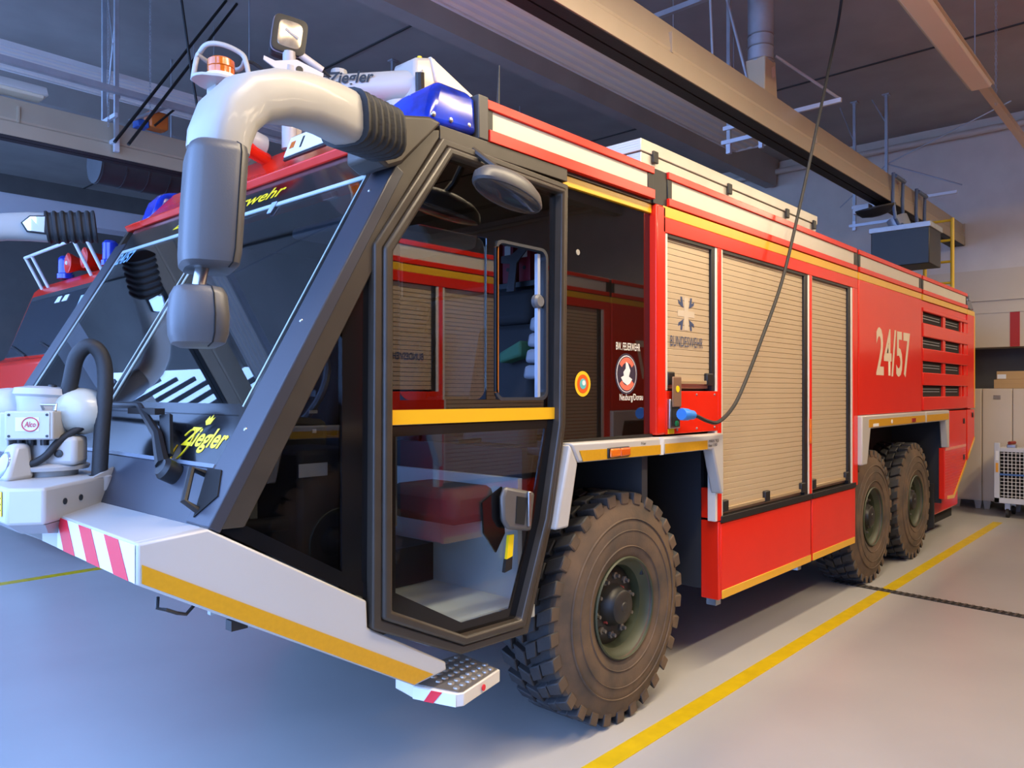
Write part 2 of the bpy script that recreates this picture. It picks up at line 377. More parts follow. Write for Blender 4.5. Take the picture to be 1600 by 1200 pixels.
# lamps: long linear fittings; the lit ones are added out of view as warm fill
def linear_lamp(x0, x1, yc, z, label, on, group, col=(1.0, 0.81, 0.55), power=60, body=None, rods=True):
    t = thing('linear_lamp', label, 'ceiling lamp', ((x0 + x1) / 2, yc, z), group)
    MB().px([(yc - 0.12, z), (yc - 0.07, z + 0.09), (yc + 0.07, z + 0.09), (yc + 0.12, z), (yc + 0.10, z - 0.005), (yc - 0.10, z - 0.005)], x0, x1).build('housing', body or mat('white_lamp_housing', (0.62, 0.60, 0.56), 0.4), t, 0.006)
    dif = mat('added_warm_diffuser', (0.9, 0.8, 0.6), 0.5, emit=col, estr=14.0) if on else mat('unlit_lamp_diffuser', (0.66, 0.58, 0.44), 0.35, coat=0.3)
    MB().px([(yc - 0.10, z - 0.003), (yc - 0.085, z - 0.035), (yc + 0.085, z - 0.035), (yc + 0.10, z - 0.003)], x0 + 0.03, x1 - 0.03).build('diffuser', dif, t, 0.008)
    for x in ((x0 + 0.3, x1 - 0.3) if rods else ()): MB().cyl((x, yc, z + 0.08), (x, yc, 6.41), 0.006, 6).build('hanger_rod', GALV, t)
    if on:
        ld = bpy.data.lights.new('added_warm_fill', 'AREA'); ld.shape = 'RECTANGLE'; ld.size = x1 - x0; ld.size_y = 0.22; ld.energy = power; ld.color = col
        lo = bpy.data.objects.new('added_warm_fill', ld); COL.objects.link(lo); lo.location = ((x0 + x1) / 2, yc, z - 0.06); attach(lo, t)
    return t
LW = 'added warm linear lamps out of view'
linear_lamp(6.3, 9.0, -0.70, 5.0, 'dark unlit tan linear lamp beside the hanging cable', False, 'unlit linear lamps', body=mat('tan_lamp_housing', (0.46, 0.36, 0.22), 0.35, coat=0.3))
tag(MB().box(9.0, 14.5, -0.74, -0.66, 5.0, 5.06).build('cable_duct', MATS['tan_lamp_housing']), 'slim tan cable duct continuing from the linear lamp', 'cable duct')
for x0 in (1.2, 3.6): linear_lamp(x0, x0 + 2.2, -1.35, 5.0, 'added warm fill lamp out of view over the aisle', True, LW, power=LAMP)
for x0 in (2.0, 5.5, 9.0): linear_lamp(x0, x0 + 2.4, -4.2, 5.3, 'added warm fill lamp out of view above the parked twin truck', True, LW + ' above the twin', power=LAMP)
for x0 in (11.0,): linear_lamp(x0, x0 + 2.2, -3.0, 5.0, 'added warm fill lamp out of view near the lockers', True, LW, power=LAMP)
linear_lamp(0.9, 2.45, 6.02, 4.76, 'white linear lamp fitting above the grey rail', False, 'unlit white fittings', body=MATS['white_lamp_housing'], rods=False)
linear_lamp(0.9, 2.50, 6.55, 4.55, 'white linear lamp fitting hung lower beside the grey rail', False, 'unlit white fittings', body=MATS['white_lamp_housing'], rods=False)

# round duct joining the right rail
t = thing('round_duct', 'round galvanised spiral duct rising from the tan exhaust rail', 'duct', (7.0, 0.75, 4.7))
dx, dy = 7.0, 0.75
MB().cyl((dx, dy, 5.02), (dx, dy, 6.40), 0.118, 24).build('duct_pipe', GALV, t, smooth=True)
for z in (5.03, 5.16, 5.27): MB().lathe((dx, dy, z), (0, 0, 1), [(0, 0.118), (0, 0.126), (0.012, 0.126), (0.012, 0.118)], 24).build('collar', STEEL, t, smooth=True)
MB().loops([(dx - 0.13, dy - 0.1, 4.68), (dx + 0.16, dy - 0.1, 4.68), (dx + 0.16, dy + 0.1, 4.68), (dx - 0.13, dy + 0.1, 4.68)], [(dx - 0.115, dy - 0.1, 5.04), (dx + 0.115, dy - 0.1, 5.04), (dx + 0.115, dy + 0.1, 5.04), (dx - 0.115, dy + 0.1, 5.04)]).build('adapter', mat('tan_duct_adapter', (0.48, 0.38, 0.25), 0.5), t, 0.01)
MB().plate([(dx + 0.02, dy - 0.105, 4.86), (dx + 0.09, dy - 0.105, 4.90), (dx + 0.07, dy - 0.105, 4.99), (dx + 0.0, dy - 0.105, 4.95)], (0, -1, 0), 0.002).build('sticker', mat('pale_sticker', (0.6, 0.45, 0.35), 0.5), t)
MB().cyl((dx + 0.1, dy - 0.1, 5.1), (dx + 0.75, 0.27, 4.77), 0.014, 8).build('stay', GALV, t)
MB().cyl((dx - 0.3, dy + 0.4, 6.4), (dx - 0.1, dy + 0.05, 4.72), 0.014, 8).build('stay', GALV, t)
MB().cyl((dx - 0.9, dy + 0.1, 6.4), (dx - 0.75, dy + 0.1, 4.72), 0.012, 8).build('stay', GALV, t)
MB().box(dx - 0.6, dx - 0.55, dy - 0.3, dy + 1.0, 5.5, 5.55).build('stay_bracket', GALV, t)

# exhaust hood hanging from the rail
t = thing('exhaust_hood', 'black box-shaped exhaust hood hanging from the tan rail', 'exhaust hood', (11.0, 0.55, 3.5))
MB().box(10.7, 11.26, 0.2, 0.9, 3.52, 4.0).build('hood_box', BLK, t, 0.01)
MB().box(10.68, 11.28, 0.18, 0.92, 3.98, 4.05).build('hood_cover', GALV, t, 0.006)
MB().cyl((10.98, 0.6, 4.04), (10.98, 0.66, 4.2), 0.13, 20).build('hose_neck', GALV, t, smooth=True)
MB().lathe((10.6, 0.8, 4.18), (-0.2, 0.1, 1), [(0, 0.06), (0.02, 0.17), (0.1, 0.25), (0.12, 0.25), (0.13, 0.05)], 22).build('flange', RUB, t, smooth=True)
MB().box(10.45, 10.62, 0.85, 1.05, 4.22, 4.34).build('junction_box', mat('pale_grey_box', (0.55, 0.58, 0.62), 0.4), t, 0.01)
for x in (10.55, 11.6):
    MB().tube([(x, 0.58, 4.7), (x, 0.585, 4.35), (x + 0.05, 0.57, 4.12), (x + 0.16, 0.56, 4.05)], 0.022, 8).build('hanger_arm', mat('blue_hanger_steel', (0.09, 0.15, 0.27), 0.4), t)
    MB().tube([(x + 0.42, 0.58, 4.7), (x + 0.42, 0.585, 4.35), (x + 0.38, 0.57, 4.12), (x + 0.26, 0.56, 4.05)], 0.022, 8).build('hanger_arm', MATS['blue_hanger_steel'], t)
    MB().cyl((x, 0.56, 4.66), (x + 0.42, 0.56, 4.66), 0.025, 8).build('hanger_axle', MATS['blue_hanger_steel'], t)

# charging cable
t = thing('charging_cable', 'black charging cable hanging from the ceiling to the truck socket', 'cable', (4.2, -0.05, 1.75))
path = spline([(4.12, -0.10, 1.745), (4.22, -0.10, 1.735), (4.36, -0.10, 1.70), (4.50, -0.10, 1.69), (4.68, -0.10, 1.765), (4.84, -0.10, 1.90), (5.14, -0.10, 2.25), (5.49, -0.10, 2.70), (5.80, -0.10, 3.27), (6.08, -0.10, 3.83), (6.42, -0.10, 4.55), (6.72, -0.10, 5.24), (7.0, -0.10, 6.4)], 6)
MB().tube(path, 0.0125, 8).build('cord', RUB, t, smooth=True)
MB().lathe((4.04, -0.10, 1.75), (1, 0, -0.06), [(0, 0.034), (0.01, 0.038), (0.07, 0.036), (0.09, 0.031), (0.135, 0.028), (0.15, 0.014)], 14).build('plug', mat('blue_plug_plastic', (0.03, 0.22, 0.72), 0.4), t, smooth=True)

# hanging cables and chains on the far side
t = thing('hanging_cable', 'black cable with mushroom grip hanging behind the red cab roof', 'cable', (3.6, 4.9, 3.7))
MB().tube([(3.25, 5.02, 6.4), (3.42, 4.95, 5.0), (3.6, 4.9, 3.86)], 0.013, 8).build('cord', RUB, t)
MB().lathe((3.6, 4.9, 3.5), (0, 0, 1), [(0, 0.04), (0.2, 0.045), (0.25, 0.045), (0.27, 0.09), (0.30, 0.09), (0.33, 0.05), (0.36, 0.015)], 16).build('grip', RUB, t, smooth=True)
def chain(p, q, label):
    t = thing('hanging_chain', label, 'chain', p, 'thin chains hanging from the ceiling')
    a = Vector(p); b = Vector(q); n = max(4, int((b - a).length / 0.035)); d = (b - a) / n; m = MB()
    for i in range(n):
        c0 = a + d * i; c1 = a + d * (i + 1.25); s = Vector((0.008, 0.004, 0)) if i % 2 else Vector((-0.004, 0.008, 0))
        m.tube([c0, c0 + d * 0.2 + s, c1 - d * 0.2 + s, c1, c1 - d * 0.2 - s, c0 + d * 0.2 - s, c0], 0.0032, 4, False)
    o = m.build('chain_links', GALV, t); o['kind'] = 'stuff'
chain((3.35, 5.75, 4.75), (3.35, 5.75, 6.4), 'thin steel chain ending at the grey rail')
chain((3.0, 5.92, 4.6), (3.0, 5.92, 6.4), 'thin steel chain beside the strut frame with cross braces')
chain((9.6, -0.72, 4.97), (9.6, -0.72, 6.4), 'thin steel chain holding the slim cable duct')

# big duct and bits in the depth of the hall, left
t = thing('spiral_air_duct', 'large dark spiral air duct beyond the grey rail', 'duct', (4.5, 9.0, 4.6))
MB().cyl((3.65, 8.2, 4.85), (9.5, 8.2, 4.85), 0.27, 24).build('duct_pipe', mat('dull_galvanised_duct', (0.10, 0.105, 0.115), 0.4, 0.5, vary=0.2), t, smooth=True)
for i in range(21): MB().lathe((3.67 + i * 0.28, 8.2, 4.85), (1, 0, 0), [(0, 0.27), (0, 0.278), (0.02, 0.278), (0.02, 0.27)], 24).build('seam', MATS['dull_galvanised_duct'], t)
for x in (4.55, 5.6): MB().cyl((x, 8.0, 4.9), (x, 8.0, 6.4), 0.01, 6).build('hanger_rod', GALV, t)
for y_, z_, l_ in ((9.9, 4.35, 'pale grey cable tray beyond the spiral duct'), (11.6, 4.75, 'pale grey cable tray high along the far bay')):
    tag(MB().px([(y_, z_), (y_ + 0.4, z_), (y_ + 0.4, z_ + 0.28), (y_ + 0.38, z_ + 0.28), (y_ + 0.38, z_ + 0.02), (y_ + 0.02, z_ + 0.02), (y_ + 0.02, z_ + 0.28), (y_, z_ + 0.28)], -0.6, 14).build('cable_tray', mat('pale_tray_steel', (0.45, 0.48, 0.52), 0.5)), l_, 'cable tray')

# ------------------------------------------------------------------ lockers, boxes and cart at the rear wall
LOCK = mat('beige_grey_locker', (0.58, 0.50, 0.40), 0.5, vary=0.03)
def locker(y0, y1, label):
    t = thing('locker', label, 'locker', (14.45, (y0 + y1) / 2, 0), 'lockers at the rear wall')
    MB().box(14.25, 14.75, y0, y1, 0.13, 1.94).build('body', LOCK, t, 0.006)
    d = MB().box(14.235, 14.25, y0 + 0.008, y1 - 0.008, 0.15, 1.925).build('door', LOCK, t, 0.004)
    for i in range(4):
        MB().box(14.229, 14.236, (y0 + y1) / 2 - 0.05, (y0 + y1) / 2 + 0.05, 1.77 + i * 0.018, 1.776 + i * 0.018).build('vent_slot', BLK, d)
    for yy in (y0 + 0.06, y1 - 0.06):
        MB().loops([(14.27, yy - 0.035, 0), (14.32, yy - 0.035, 0), (14.32, yy + 0.035, 0), (14.27, yy + 0.035, 0)], [(14.26, yy - 0.055, 0.14), (14.34, yy - 0.055, 0.14), (14.34, yy + 0.055, 0.14), (14.26, yy + 0.055, 0.14)]).build('leg', mat('grey_locker_leg', (0.30, 0.29, 0.28), 0.5), t)
locker(0.30, 0.72, 'beige metal locker half hidden behind the truck tail')
locker(-0.115, 0.295, 'beige metal locker with vent slots under the cardboard boxes')
locker(-0.53, -0.12, 'beige metal locker behind the wire mesh cart')
CARD = mat('brown_cardboard', (0.48, 0.31, 0.14), 0.75, vary=0.06)
def carton(x0, x1, y0, y1, z0, z1, label, lab):
    t = thing('cardboard_box', label, 'box', ((x0 + x1) / 2, (y0 + y1) / 2, z0), 'cardboard boxes on the lockers')
    MB().box(x0, x1, y0, y1, z0, z1).build('carton', CARD, t, 0.003)
    if lab: MB().box(x0 - 0.003, x0, y1 - 0.13, y1 - 0.01, z0 + 0.01, z0 + 0.08).build('label', PAPER, t)
    else: MB().box(x0 - 0.002, x0, y0, y1, (z0 + z1) / 2, (z0 + z1) / 2 + 0.004).build('tape', mat('packing_tape', (0.40, 0.25, 0.11), 0.3), t)
carton(14.25, 14.7, -0.55, 0.135, 1.942, 2.085, 'flat brown cardboard box lying directly on the lockers', False)
carton(14.26, 14.68, -0.55, 0.10, 2.086, 2.215, 'brown cardboard box with white label on top of another box', True)
t = thing('wire_cart', 'grey steel cart with white wire mesh front on castors', 'cart', (13.7, -0.5, 0))
CARTM = mat('light_grey_cart_frame', (0.52, 0.55, 0.60), 0.4, vary=0.05)
MB().box(13.4, 13.46, -0.09, -0.02, 0.22, 1.12).build('corner_post', CARTM, t, 0.005)
MB().box(13.4, 13.46, -1.15, -0.02, 0.22, 0.30).build('bottom_rail', CARTM, t, 0.005)
MB().box(13.4, 13.46, -1.15, -0.09, 0.99, 1.05).build('top_rail', CARTM, t, 0.005)
MB().box(13.46, 14.05, -1.15, -0.02, 0.24, 0.28).build('deck', CARTM, t)
MB().box(13.46, 14.05, -1.15, -0.02, 1.0, 1.03).build('lid', CARTM, t)
MB().box(13.46, 14.0, -1.12, -0.06, 0.3, 0.99).build('dark_load', HOLE, t)
mesh = MB()
for i in range(20): mesh.box(13.405, 13.415, -0.15 - i * 0.05, -0.143 - i * 0.05, 0.3, 0.99)
for i in range(13): mesh.box(13.403, 13.413, -1.13, -0.1, 0.33 + i * 0.053, 0.337 + i * 0.053)
mo = mesh.build('wire_mesh', mat('white_wire', (0.75, 0.75, 0.73), 0.4), t); mo['kind'] = 'stuff'
MB().box(13.396, 13.402, -1.1, -0.09, 0.64, 0.665).build('blue_strap', mat('blue_strap_fabric', (0.06, 0.16, 0.45), 0.6), t)
MB().box(13.396, 13.40, -0.075, -0.04, 0.68, 0.82).build('orange_label', mat('orange_label_plastic', (0.70, 0.32, 0.02), 0.5), t)
MB().box(13.396, 13.40, -0.075, -0.04, 0.86, 1.0).build('paper_label', PAPER, t)
for yy in (-0.18, -1.0):
    for xx in (13.5, 13.95):
        cst = MB().cyl((xx, yy - 0.02, 0.07), (xx, yy + 0.02, 0.07), 0.07, 16).build('castor', RUB, t, smooth=True)
        MB().box(xx - 0.03, xx + 0.03, yy - 0.035, yy + 0.035, 0.12, 0.23).build('fork', STEEL, cst)
t = thing('steel_clamp', 'small steel clamp lying on top of the wire cart', 'tool', (13.6, -0.22, 1.03))
MB().box(13.52, 13.62, -0.28, -0.16, 1.03, 1.1).build('body', STEEL, t, 0.01)
MB().cyl((13.5, -0.2, 1.12), (13.66, -0.24, 1.12), 0.025, 10).build('handle', mat('red_grip', (0.25, 0.03, 0.02), 0.5), t)

# ------------------------------------------------------------------ the fire truck
T = thing('fire_truck', 'large red six-wheeled airport fire truck with white mirror arms and roller shutters', 'fire truck', (6.5, 1.5, 0), 'identical fire trucks in parallel bays')
KS = 1.739
WN = Vector((-KS, 0, 1)).normalized(); WU = Vector((1, 0, KS)).normalized()
def WP(y, z, off=0.0): return Vector((1.178 + (z - 1.436) / KS, y, z)) + WN * off
def wplate(name, m, y0, y1, z0, z1, off, th, parent=None, bevel=0.0):
    return MB().plate([WP(y0, z0, off), WP(y1, z0, off), WP(y1, z1, off), WP(y0, z1, off)], -WN, th).build(name, m, parent or T, bevel)
TWIN = []                                                     # parts the parallel twin repeats
def tw(o): TWIN.append(o); return o

# chassis and wheel wells
MB().box(2.4, 12.0, 0.75, 2.25, 0.62, 1.05).build('chassis_frame', HUBM, T)
for x in (3.649, 7.98, 9.458): MB().cyl((x, 0.3, 0.655), (x, 2.7, 0.655), 0.12, 14).build('axle', HUBM, T, smooth=True)
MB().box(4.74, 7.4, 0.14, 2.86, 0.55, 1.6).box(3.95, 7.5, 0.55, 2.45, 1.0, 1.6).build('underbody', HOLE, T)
tw(MB().box(2.9, 4.75, 0.62, 0.66, 0.62, 1.62).box(2.95, 4.72, 0.05, 0.66, 1.56, 1.60).build('wheel_well', mat('dark_wheel_well', (0.016, 0.018, 0.024), 0.6), T))
MB().box(4.70, 4.74, 0.13, 0.66, 0.55, 1.6).build('wheel_well_wall', MATS['dark_wheel_well'], T)
MB().box(2.86, 2.90, 0.12, 2.88, 0.8, 1.6).build('wheel_well_wall', MATS['dark_wheel_well'], T)
MB().box(7.4, 10.7, 0.62, 0.66, 0.62, 1.62).box(7.4, 10.7, 0.05, 0.66, 1.585, 1.62).box(7.36, 7.4, 0.05, 0.66, 0.5, 1.6).box(10.62, 10.66, 0.05, 0.66, 0.5, 1.6).build('wheel_well', MATS['dark_wheel_well'], T)

# body core
tw(MB().box(3.93, 12.18, 0.06, 2.94, 1.62, 3.16).build('body_core', mat('dark_body_core', (0.02, 0.02, 0.02), 0.6), T))
MB().box(3.93, 12.15, 2.94, 3.0, 1.62, 3.2).box(4.74, 7.34, 2.8, 3.0, 0.5, 1.62).build('offside_panel', RED, T, 0.01)
MB().box(3.95, 12.1, 0.03, 2.97, 3.16, 3.19).build('roof_deck', mat('grey_roof_deck', (0.25, 0.25, 0.25), 0.6), T)
MB().box(12.18, 12.22, 0.05, 2.95, 1.62, 3.0).build('tail_panel', RED, T, 0.01)
# gallery: red edge, cream panels, red edge, yellow band
def seg(name, m, x0, x1, z0, z1, y0=-0.004, y1=0.06, bevel=0.003, parent=None): return tw(MB().box(x0, x1, y0, y1, z0, z1).build(name, m, parent or T, bevel))
SEGS = ((4.06, 7.40), (7.47, 9.54), (9.61, 11.78))
for x0, x1 in SEGS:
    seg('gallery_edge', RED, x0, x1, 3.172, 3.215)
    seg('gallery_panel', CREAM, x0 + 0.05, x1 - 0.05, 3.055, 3.172, 0.008)
    seg('gallery_edge', RED, x0, x1, 3.008, 3.055, -0.008)
    seg('gallery_post', BLK, x0, x0 + 0.05, 3.055, 3.172, 0.004)
    seg('gallery_post', BLK, x1 - 0.05, x1, 3.055, 3.172, 0.004)
for x in (3.97, 7.435, 9.575): seg('gallery_joint', BLK, x - 0.035 if x > 4 else 3.905, x + 0.035 if x > 4 else 4.06, 3.0, 3.21, 0.01)
seg('yellow_band', YEL, 4.0, 7.42, 2.934, 3.0); seg('yellow_band', YEL, 7.45, 9.55, 2.934, 3.0); seg('yellow_band', YEL, 9.60, 11.75, 2.934, 3.0); seg('yellow_band', YEL, 11.76, 12.2, 2.934, 3.0)
seg('band_shadow_gap', BLK, 4.0, 12.2, 3.0, 3.008, 0.01)
seg('shutter_header', RED, 4.0, 7.42, 2.842, 2.934)
# front frame of the body
tw(MB().box(3.925, 4.03, -0.004, 0.10, 1.625, 3.0).build('body_front_post', RED, T, 0.012))
# shutters
def shutter(x0, x1, z0, z1, slat_mesh):
    s = MB().box(x0, x1, 0.035, 0.06, z0, z1).build('roller_shutter', ALU, T)
    n = round((z1 - z0 - 0.05) / 0.0385); p = (z1 - z0 - 0.05) / n
    base = None
    for i in range(n):
        z = z0 + 0.05 + i * p
        if base is None:
            base = MB().py([(x0 + 0.005, 0.0), (x1 - 0.005, 0.0), (x1 - 0.005, p - 0.0022), (x0 + 0.005, p - 0.0022)], 0.022, 0.037).build('slat', ALU, s, 0.0015, seg=1)
            base.location.z = z
        else:
            c = base.copy(); COL.objects.link(c); c.parent = s; c.location.z = z
    MB().box(x0 + 0.02, x1 - 0.01, 0.004, 0.03, z0 + 0.025, z0 + 0.05).build('lift_bar', mat('bronze_lift_bar', (0.42, 0.31, 0.18), 0.35, 0.3), s, 0.004)
    for xx in ((x0 + 0.04, x1 - 0.03) if x1 - x0 < 1 else (x0 + 0.04, (x0 + x1) / 2, x1 - 0.03)):
        MB().box(xx - 0.04, xx + 0.04, -0.004, 0.03, z0 + 0.02, z0 + 0.10).build('latch', BLK, s, 0.008)
    MB().box(x0, x1, 0.004, 0.05, z1 - 0.02, z1 + 0.012).build('top_gap', BLK, s)
    return s
def twin_slab(x0, x1, z0, z1):
    o = MB().box(x0, x1, 0.02, 0.04, z0, z1).build('shutter_sheet', ALU, None); return o
SH = ((4.055, 4.615, 1.905, 2.842), (4.765, 6.175, 1.05, 2.842), (6.335, 7.19, 1.06, 2.842))
for a in SH: shutter(*a, None)
for x0, x1, z0 in ((4.615, 4.66, 1.89), (6.175, 6.245, 1.04), (7.19, 7.255, 1.05)): seg('shutter_guide', BLK, x0, x1, z0, 2.842, 0.005)
for x0, x1, z0 in ((4.03, 4.055, 1.89), (4.66, 4.69, 1.02), (6.245, 6.275, 1.02), (7.255, 7.30, 1.02), (4.735, 4.765, 1.02), (6.315, 6.335, 1.03)): seg('guide_rail', ALUEDGE, x0, x1, z0, 2.842, 0.002)
for x0, x1, z0 in ((4.69, 4.735, 1.02), (6.275, 6.315, 1.02), (7.30, 7.42, 1.02)): seg('shutter_post', RED, x0, x1, z0, 2.842)
seg('amber_reflector', AMB, 6.262, 6.292, 1.46, 1.66, -0.012, 0.0)
# socket panel
sp = seg('socket_panel', RED, 4.03, 4.69, 1.625, 1.887, -0.002)
for xx in (4.16, 4.40, 4.64):
    for zz in (1.65, 1.865): MB().lathe((xx, -0.002, zz), (0, -1, 0), [(0, 0.008), (0.004, 0.007), (0.006, 0.003)], 8).build('screw', STEEL, sp)
sb = MB().box(4.045, 4.165, -0.022, 0.0, 1.66, 1.84).build('socket_housing', STEEL, T, 0.006)
MB().box(4.06, 4.15, -0.026, -0.02, 1.675, 1.825).build('socket_recess', HOLE, sb)
MB().lathe((4.11, -0.02, 1.69), (0, -1, 0), [(0, 0.018), (0.012, 0.018), (0.014, 0.01)], 12).build('status_lamp', mat('green_lens', (0.01, 0.16, 0.06), 0.2), sb)
MB().box(4.06, 4.16, -0.034, -0.022, 1.79, 1.975).build('socket_flap', mat('brown_plastic_flap', (0.18, 0.10, 0.06), 0.45), sb, 0.006)
MB().lathe((4.11, -0.034, 1.90), (0, -1, 0), [(0, 0.02), (0.003, 0.02)], 14).build('yellow_dot', TXTY, sb)
MB().box(4.05, 4.12, -0.005, -0.002, 1.628, 1.658).build('warning_label', TXTY, sb)
# crossed arrowheads emblem and lettering on the first shutter
EX, EZ = 4.31, 2.375
for sx in (-1, 1):
    for sz in (-1, 1):
        MB().py([(EX + sx * 0.036, EZ + sz * 0.036), (EX + sx * 0.094, EZ + sz * 0.060), (EX + sx * 0.098, EZ + sz * 0.082), (EX + sx * 0.066, EZ + sz * 0.066), (EX + sx * 0.070, EZ + sz * 0.104), (EX + sx * 0.052, EZ + sz * 0.104)], 0.0195, 0.0215).build('emblem_arrow', TXTN, T)
MB().box(EX - 0.105, EX + 0.105, 0.0202, 0.0215, EZ - 0.019, EZ + 0.019).box(EX - 0.026, EX + 0.026, 0.0200, 0.0215, EZ - 0.104, EZ + 0.104).build('emblem_cross', mat('pale_silver_print', (0.53, 0.455, 0.35), 0.45), T)
text('lettering', 'BUNDESWEHR', TXTN, T, (4.112, 0.0185, 2.165), (1, 0, 0), (0, 0, 1), 0.405, 0.065, bold=0.0)
# red number panel
np_ = tw(MB().box(7.455, 9.545, -0.004, 0.06, 1.665, 2.934).build('number_panel', RED, T, 0.006))
text('unit_number', '24/57', TXTC, T, (7.945, -0.004, 2.04), (1, 0, 0), (0, 0, 1), 1.14, 0.485, bold=0.02)
# louvred engine panel
lp = tw(MB().box(9.59, 12.2, 0.03, 0.06, 1.66, 2.934).build('engine_side', RED, T))
MB().box(11.78, 12.2, -0.004, 0.06, 1.66, 2.934).build('rear_corner_panel', RED, T, 0.006)
MB().box(9.59, 11.78, 0.012, 0.04, 2.84, 2.934).build('louvre_top_rail', RED, T, 0.006)
zr = (2.74, 2.451, 2.173, 1.895)
for z in zr:
    for x0, x1 in ((9.63, 10.52), (10.64, 11.42)):
        o = MB().box(x0, x1, 0.024, 0.032, z - 0.066, z + 0.066).build('louvre_opening', HOLE, T)
        MB().box(x0 + 0.02, x1 - 0.1, 0.019, 0.024, z - 0.012, z - 0.004).build('grille_wire', GALV, o)
        MB().box(x0 + 0.02, x1 - 0.1, 0.019, 0.024, z + 0.02, z + 0.026).build('grille_wire', GALV, o)
for z0, z1 in ((2.806, 2.85), (2.517, 2.674), (2.239, 2.385), (1.961, 2.107), (1.672, 1.829)):
    MB().box(9.60, 11.78, -0.012, 0.03, z0, z1).build('louvre_slat', RED, T, 0.008)
for x0, x1 in ((9.59, 9.63), (10.52, 10.64), (11.42, 11.50), (11.60, 11.78)): MB().box(x0, x1, 0.004, 0.032, 1.68, 2.84).build('louvre_post', RED, T)
seg('yellow_edge', YEL, 12.165, 12.205, 1.66, 2.94, -0.008)
# rear lower panel with yellow edging
rp = MB().py([(10.66, 1.645), (11.70, 1.645), (11.70, 0.92), (11.03, 0.53), (10.56, 0.56), (10.56, 1.19), (10.66, 1.19)], -0.004, 0.06).build('rear_lower_panel', RED, T, 0.006)
MB().py([(11.76, 1.645), (12.18, 1.645), (12.18, 1.20), (11.76, 0.955)], -0.004, 0.06).build('rear_corner_flap', RED, T, 0.006)
MB().box(11.70, 11.76, 0.01, 0.06, 0.95, 1.645).build('panel_gap', mat('dark_red_gap', (0.22, 0.006, 0.004), 0.5), T)
MB().py([(11.70, 0.92), (11.03, 0.53), (10.70, 0.55), (10.70, 0.59), (11.01, 0.575), (11.70, 0.975)], -0.009, -0.003).build('yellow_edge', YEL, T)
MB().py([(12.18, 1.22), (11.80, 0.98), (11.80, 1.03), (12.18, 1.27)], -0.009, -0.003).build('yellow_edge', YEL, T)
for i in range(15):  # reflected mesh pattern, painted on the panel as paler red lines
    MB().box(10.60, 11.66 - max(0, i - 3) * 0.045, -0.006, -0.003, 1.13 - i * 0.035, 1.134 - i * 0.035).build('mesh_reflection_line', mat('reflection_pale_red', (0.62, 0.13, 0.08), 0.4), rp)
MB().box(10.60, 11.68, -0.0065, -0.003, 1.155, 1.19).build('pale_edge', mat('pale_red_edge', (0.68, 0.25, 0.18), 0.4), rp)
for xx, zz in ((11.55, 1.50), (11.55, 1.02), (12.05, 1.57)): MB().box(xx - 0.03, xx + 0.03, -0.014, 0, zz - 0.035, zz + 0.035).build('panel_lock', BLK, T, 0.008)
MB().box(10.75, 12.1, 0.18, 0.9, 0.30, 1.0).build('tail_box', RED, T, 0.03)
MB().box(10.8, 12.05, 0.25, 0.9, 0.16, 0.31).build('tail_underside', HOLE, T)
# lower lockers
for x0, x1 in ((4.735, 6.29), (6.325, 7.34)):
    o = tw(MB().box(x0, x1, -0.004, 0.04, 0.49, 1.0).build('locker_flap', RED, T, 0.008))
    seg('yellow_strip', YEL, x0 + 0.005, x1 - 0.005, 0.492, 0.55, -0.008, 0.0)
    seg('sill_profile', BLK, x0 - 0.01, x1 + 0.01, 1.005, 1.05, -0.014)
MB().box(6.29, 6.325, 0.01, 0.05, 0.5, 1.02).build('flap_gap', BLK, T)
MB().box(4.70, 4.732, 0.0, 0.13, 0.49, 1.015).box(4.70, 4.75, 0.0, 0.13, 1.03, 1.235).build('locker_front_face', RED, T, 0.005)
MB().box(4.74, 7.33, 0.05, 0.14, 0.5, 1.0).build('locker_body', RED, T)
for x_ in (4.72, 6.1): MB().box(x_, x_ + 0.07, 0.03, 0.10, 0.445, 0.50).build('drain_stub', STEEL, T)
MB().box(7.335, 7.36, 0.0, 0.12, 0.5, 1.65).build('locker_rear_face', RED, T)
# fenders
FY0, FY1 = -0.045, 0.035
tw(MB().py([(3.05, 1.622), (3.90, 1.614), (3.90, 1.512), (3.11, 1.520)], FY0, FY1).build('front_fender', WHITE, T, 0.012))
tw(MB().py([(3.045, 1.618), (3.105, 1.517), (3.03, 1.20), (2.925, 1.20)], FY0, FY1).build('fender_leg', WHITE, T, 0.012))
tw(MB().py([(3.93, 1.614), (4.685, 1.61), (4.69, 1.21), (4.655, 1.21), (4.54, 1.51), (3.93, 1.512)], FY0, FY1).build('front_fender', WHITE, T, 0.012))
MB().box(3.895, 3.935, FY0 + 0.002, FY1, 1.512, 1.614).build('fender_joint', mat('pale_blue_joint', (0.62, 0.66, 0.74), 0.4), T)
tw(MB().py([(3.115, 1.582), (3.895, 1.572), (3.895, 1.517), (3.145, 1.525)], FY0 - 0.003, FY0 + 0.002).build('fender_tape', GOLD, T))
tw(MB().py([(3.945, 1.575), (4.46, 1.572), (4.46, 1.516), (3.945, 1.518)], FY0 - 0.003, FY0 + 0.002).build('fender_tape', GOLD, T))
ml = MB().box(3.355, 3.56, FY0 - 0.012, FY0, 1.527, 1.583).build('marker_lamp', BLK, T, 0.01)
MB().box(3.365, 3.455, FY0 - 0.026, FY0 - 0.01, 1.532, 1.578).build('lens', AMB, ml, 0.008); MB().box(3.46, 3.55, FY0 - 0.026, FY0 - 0.01, 1.532, 1.578).build('lens', mat('orange_lens', (0.62, 0.10, 0.006), 0.15, coat=0.6), ml, 0.008)
text('small_print', '9 bar', TXTK, T, (3.69, FY0, 1.583), (1, 0, 0), (0, 0, 1), 0.05, 0.015)
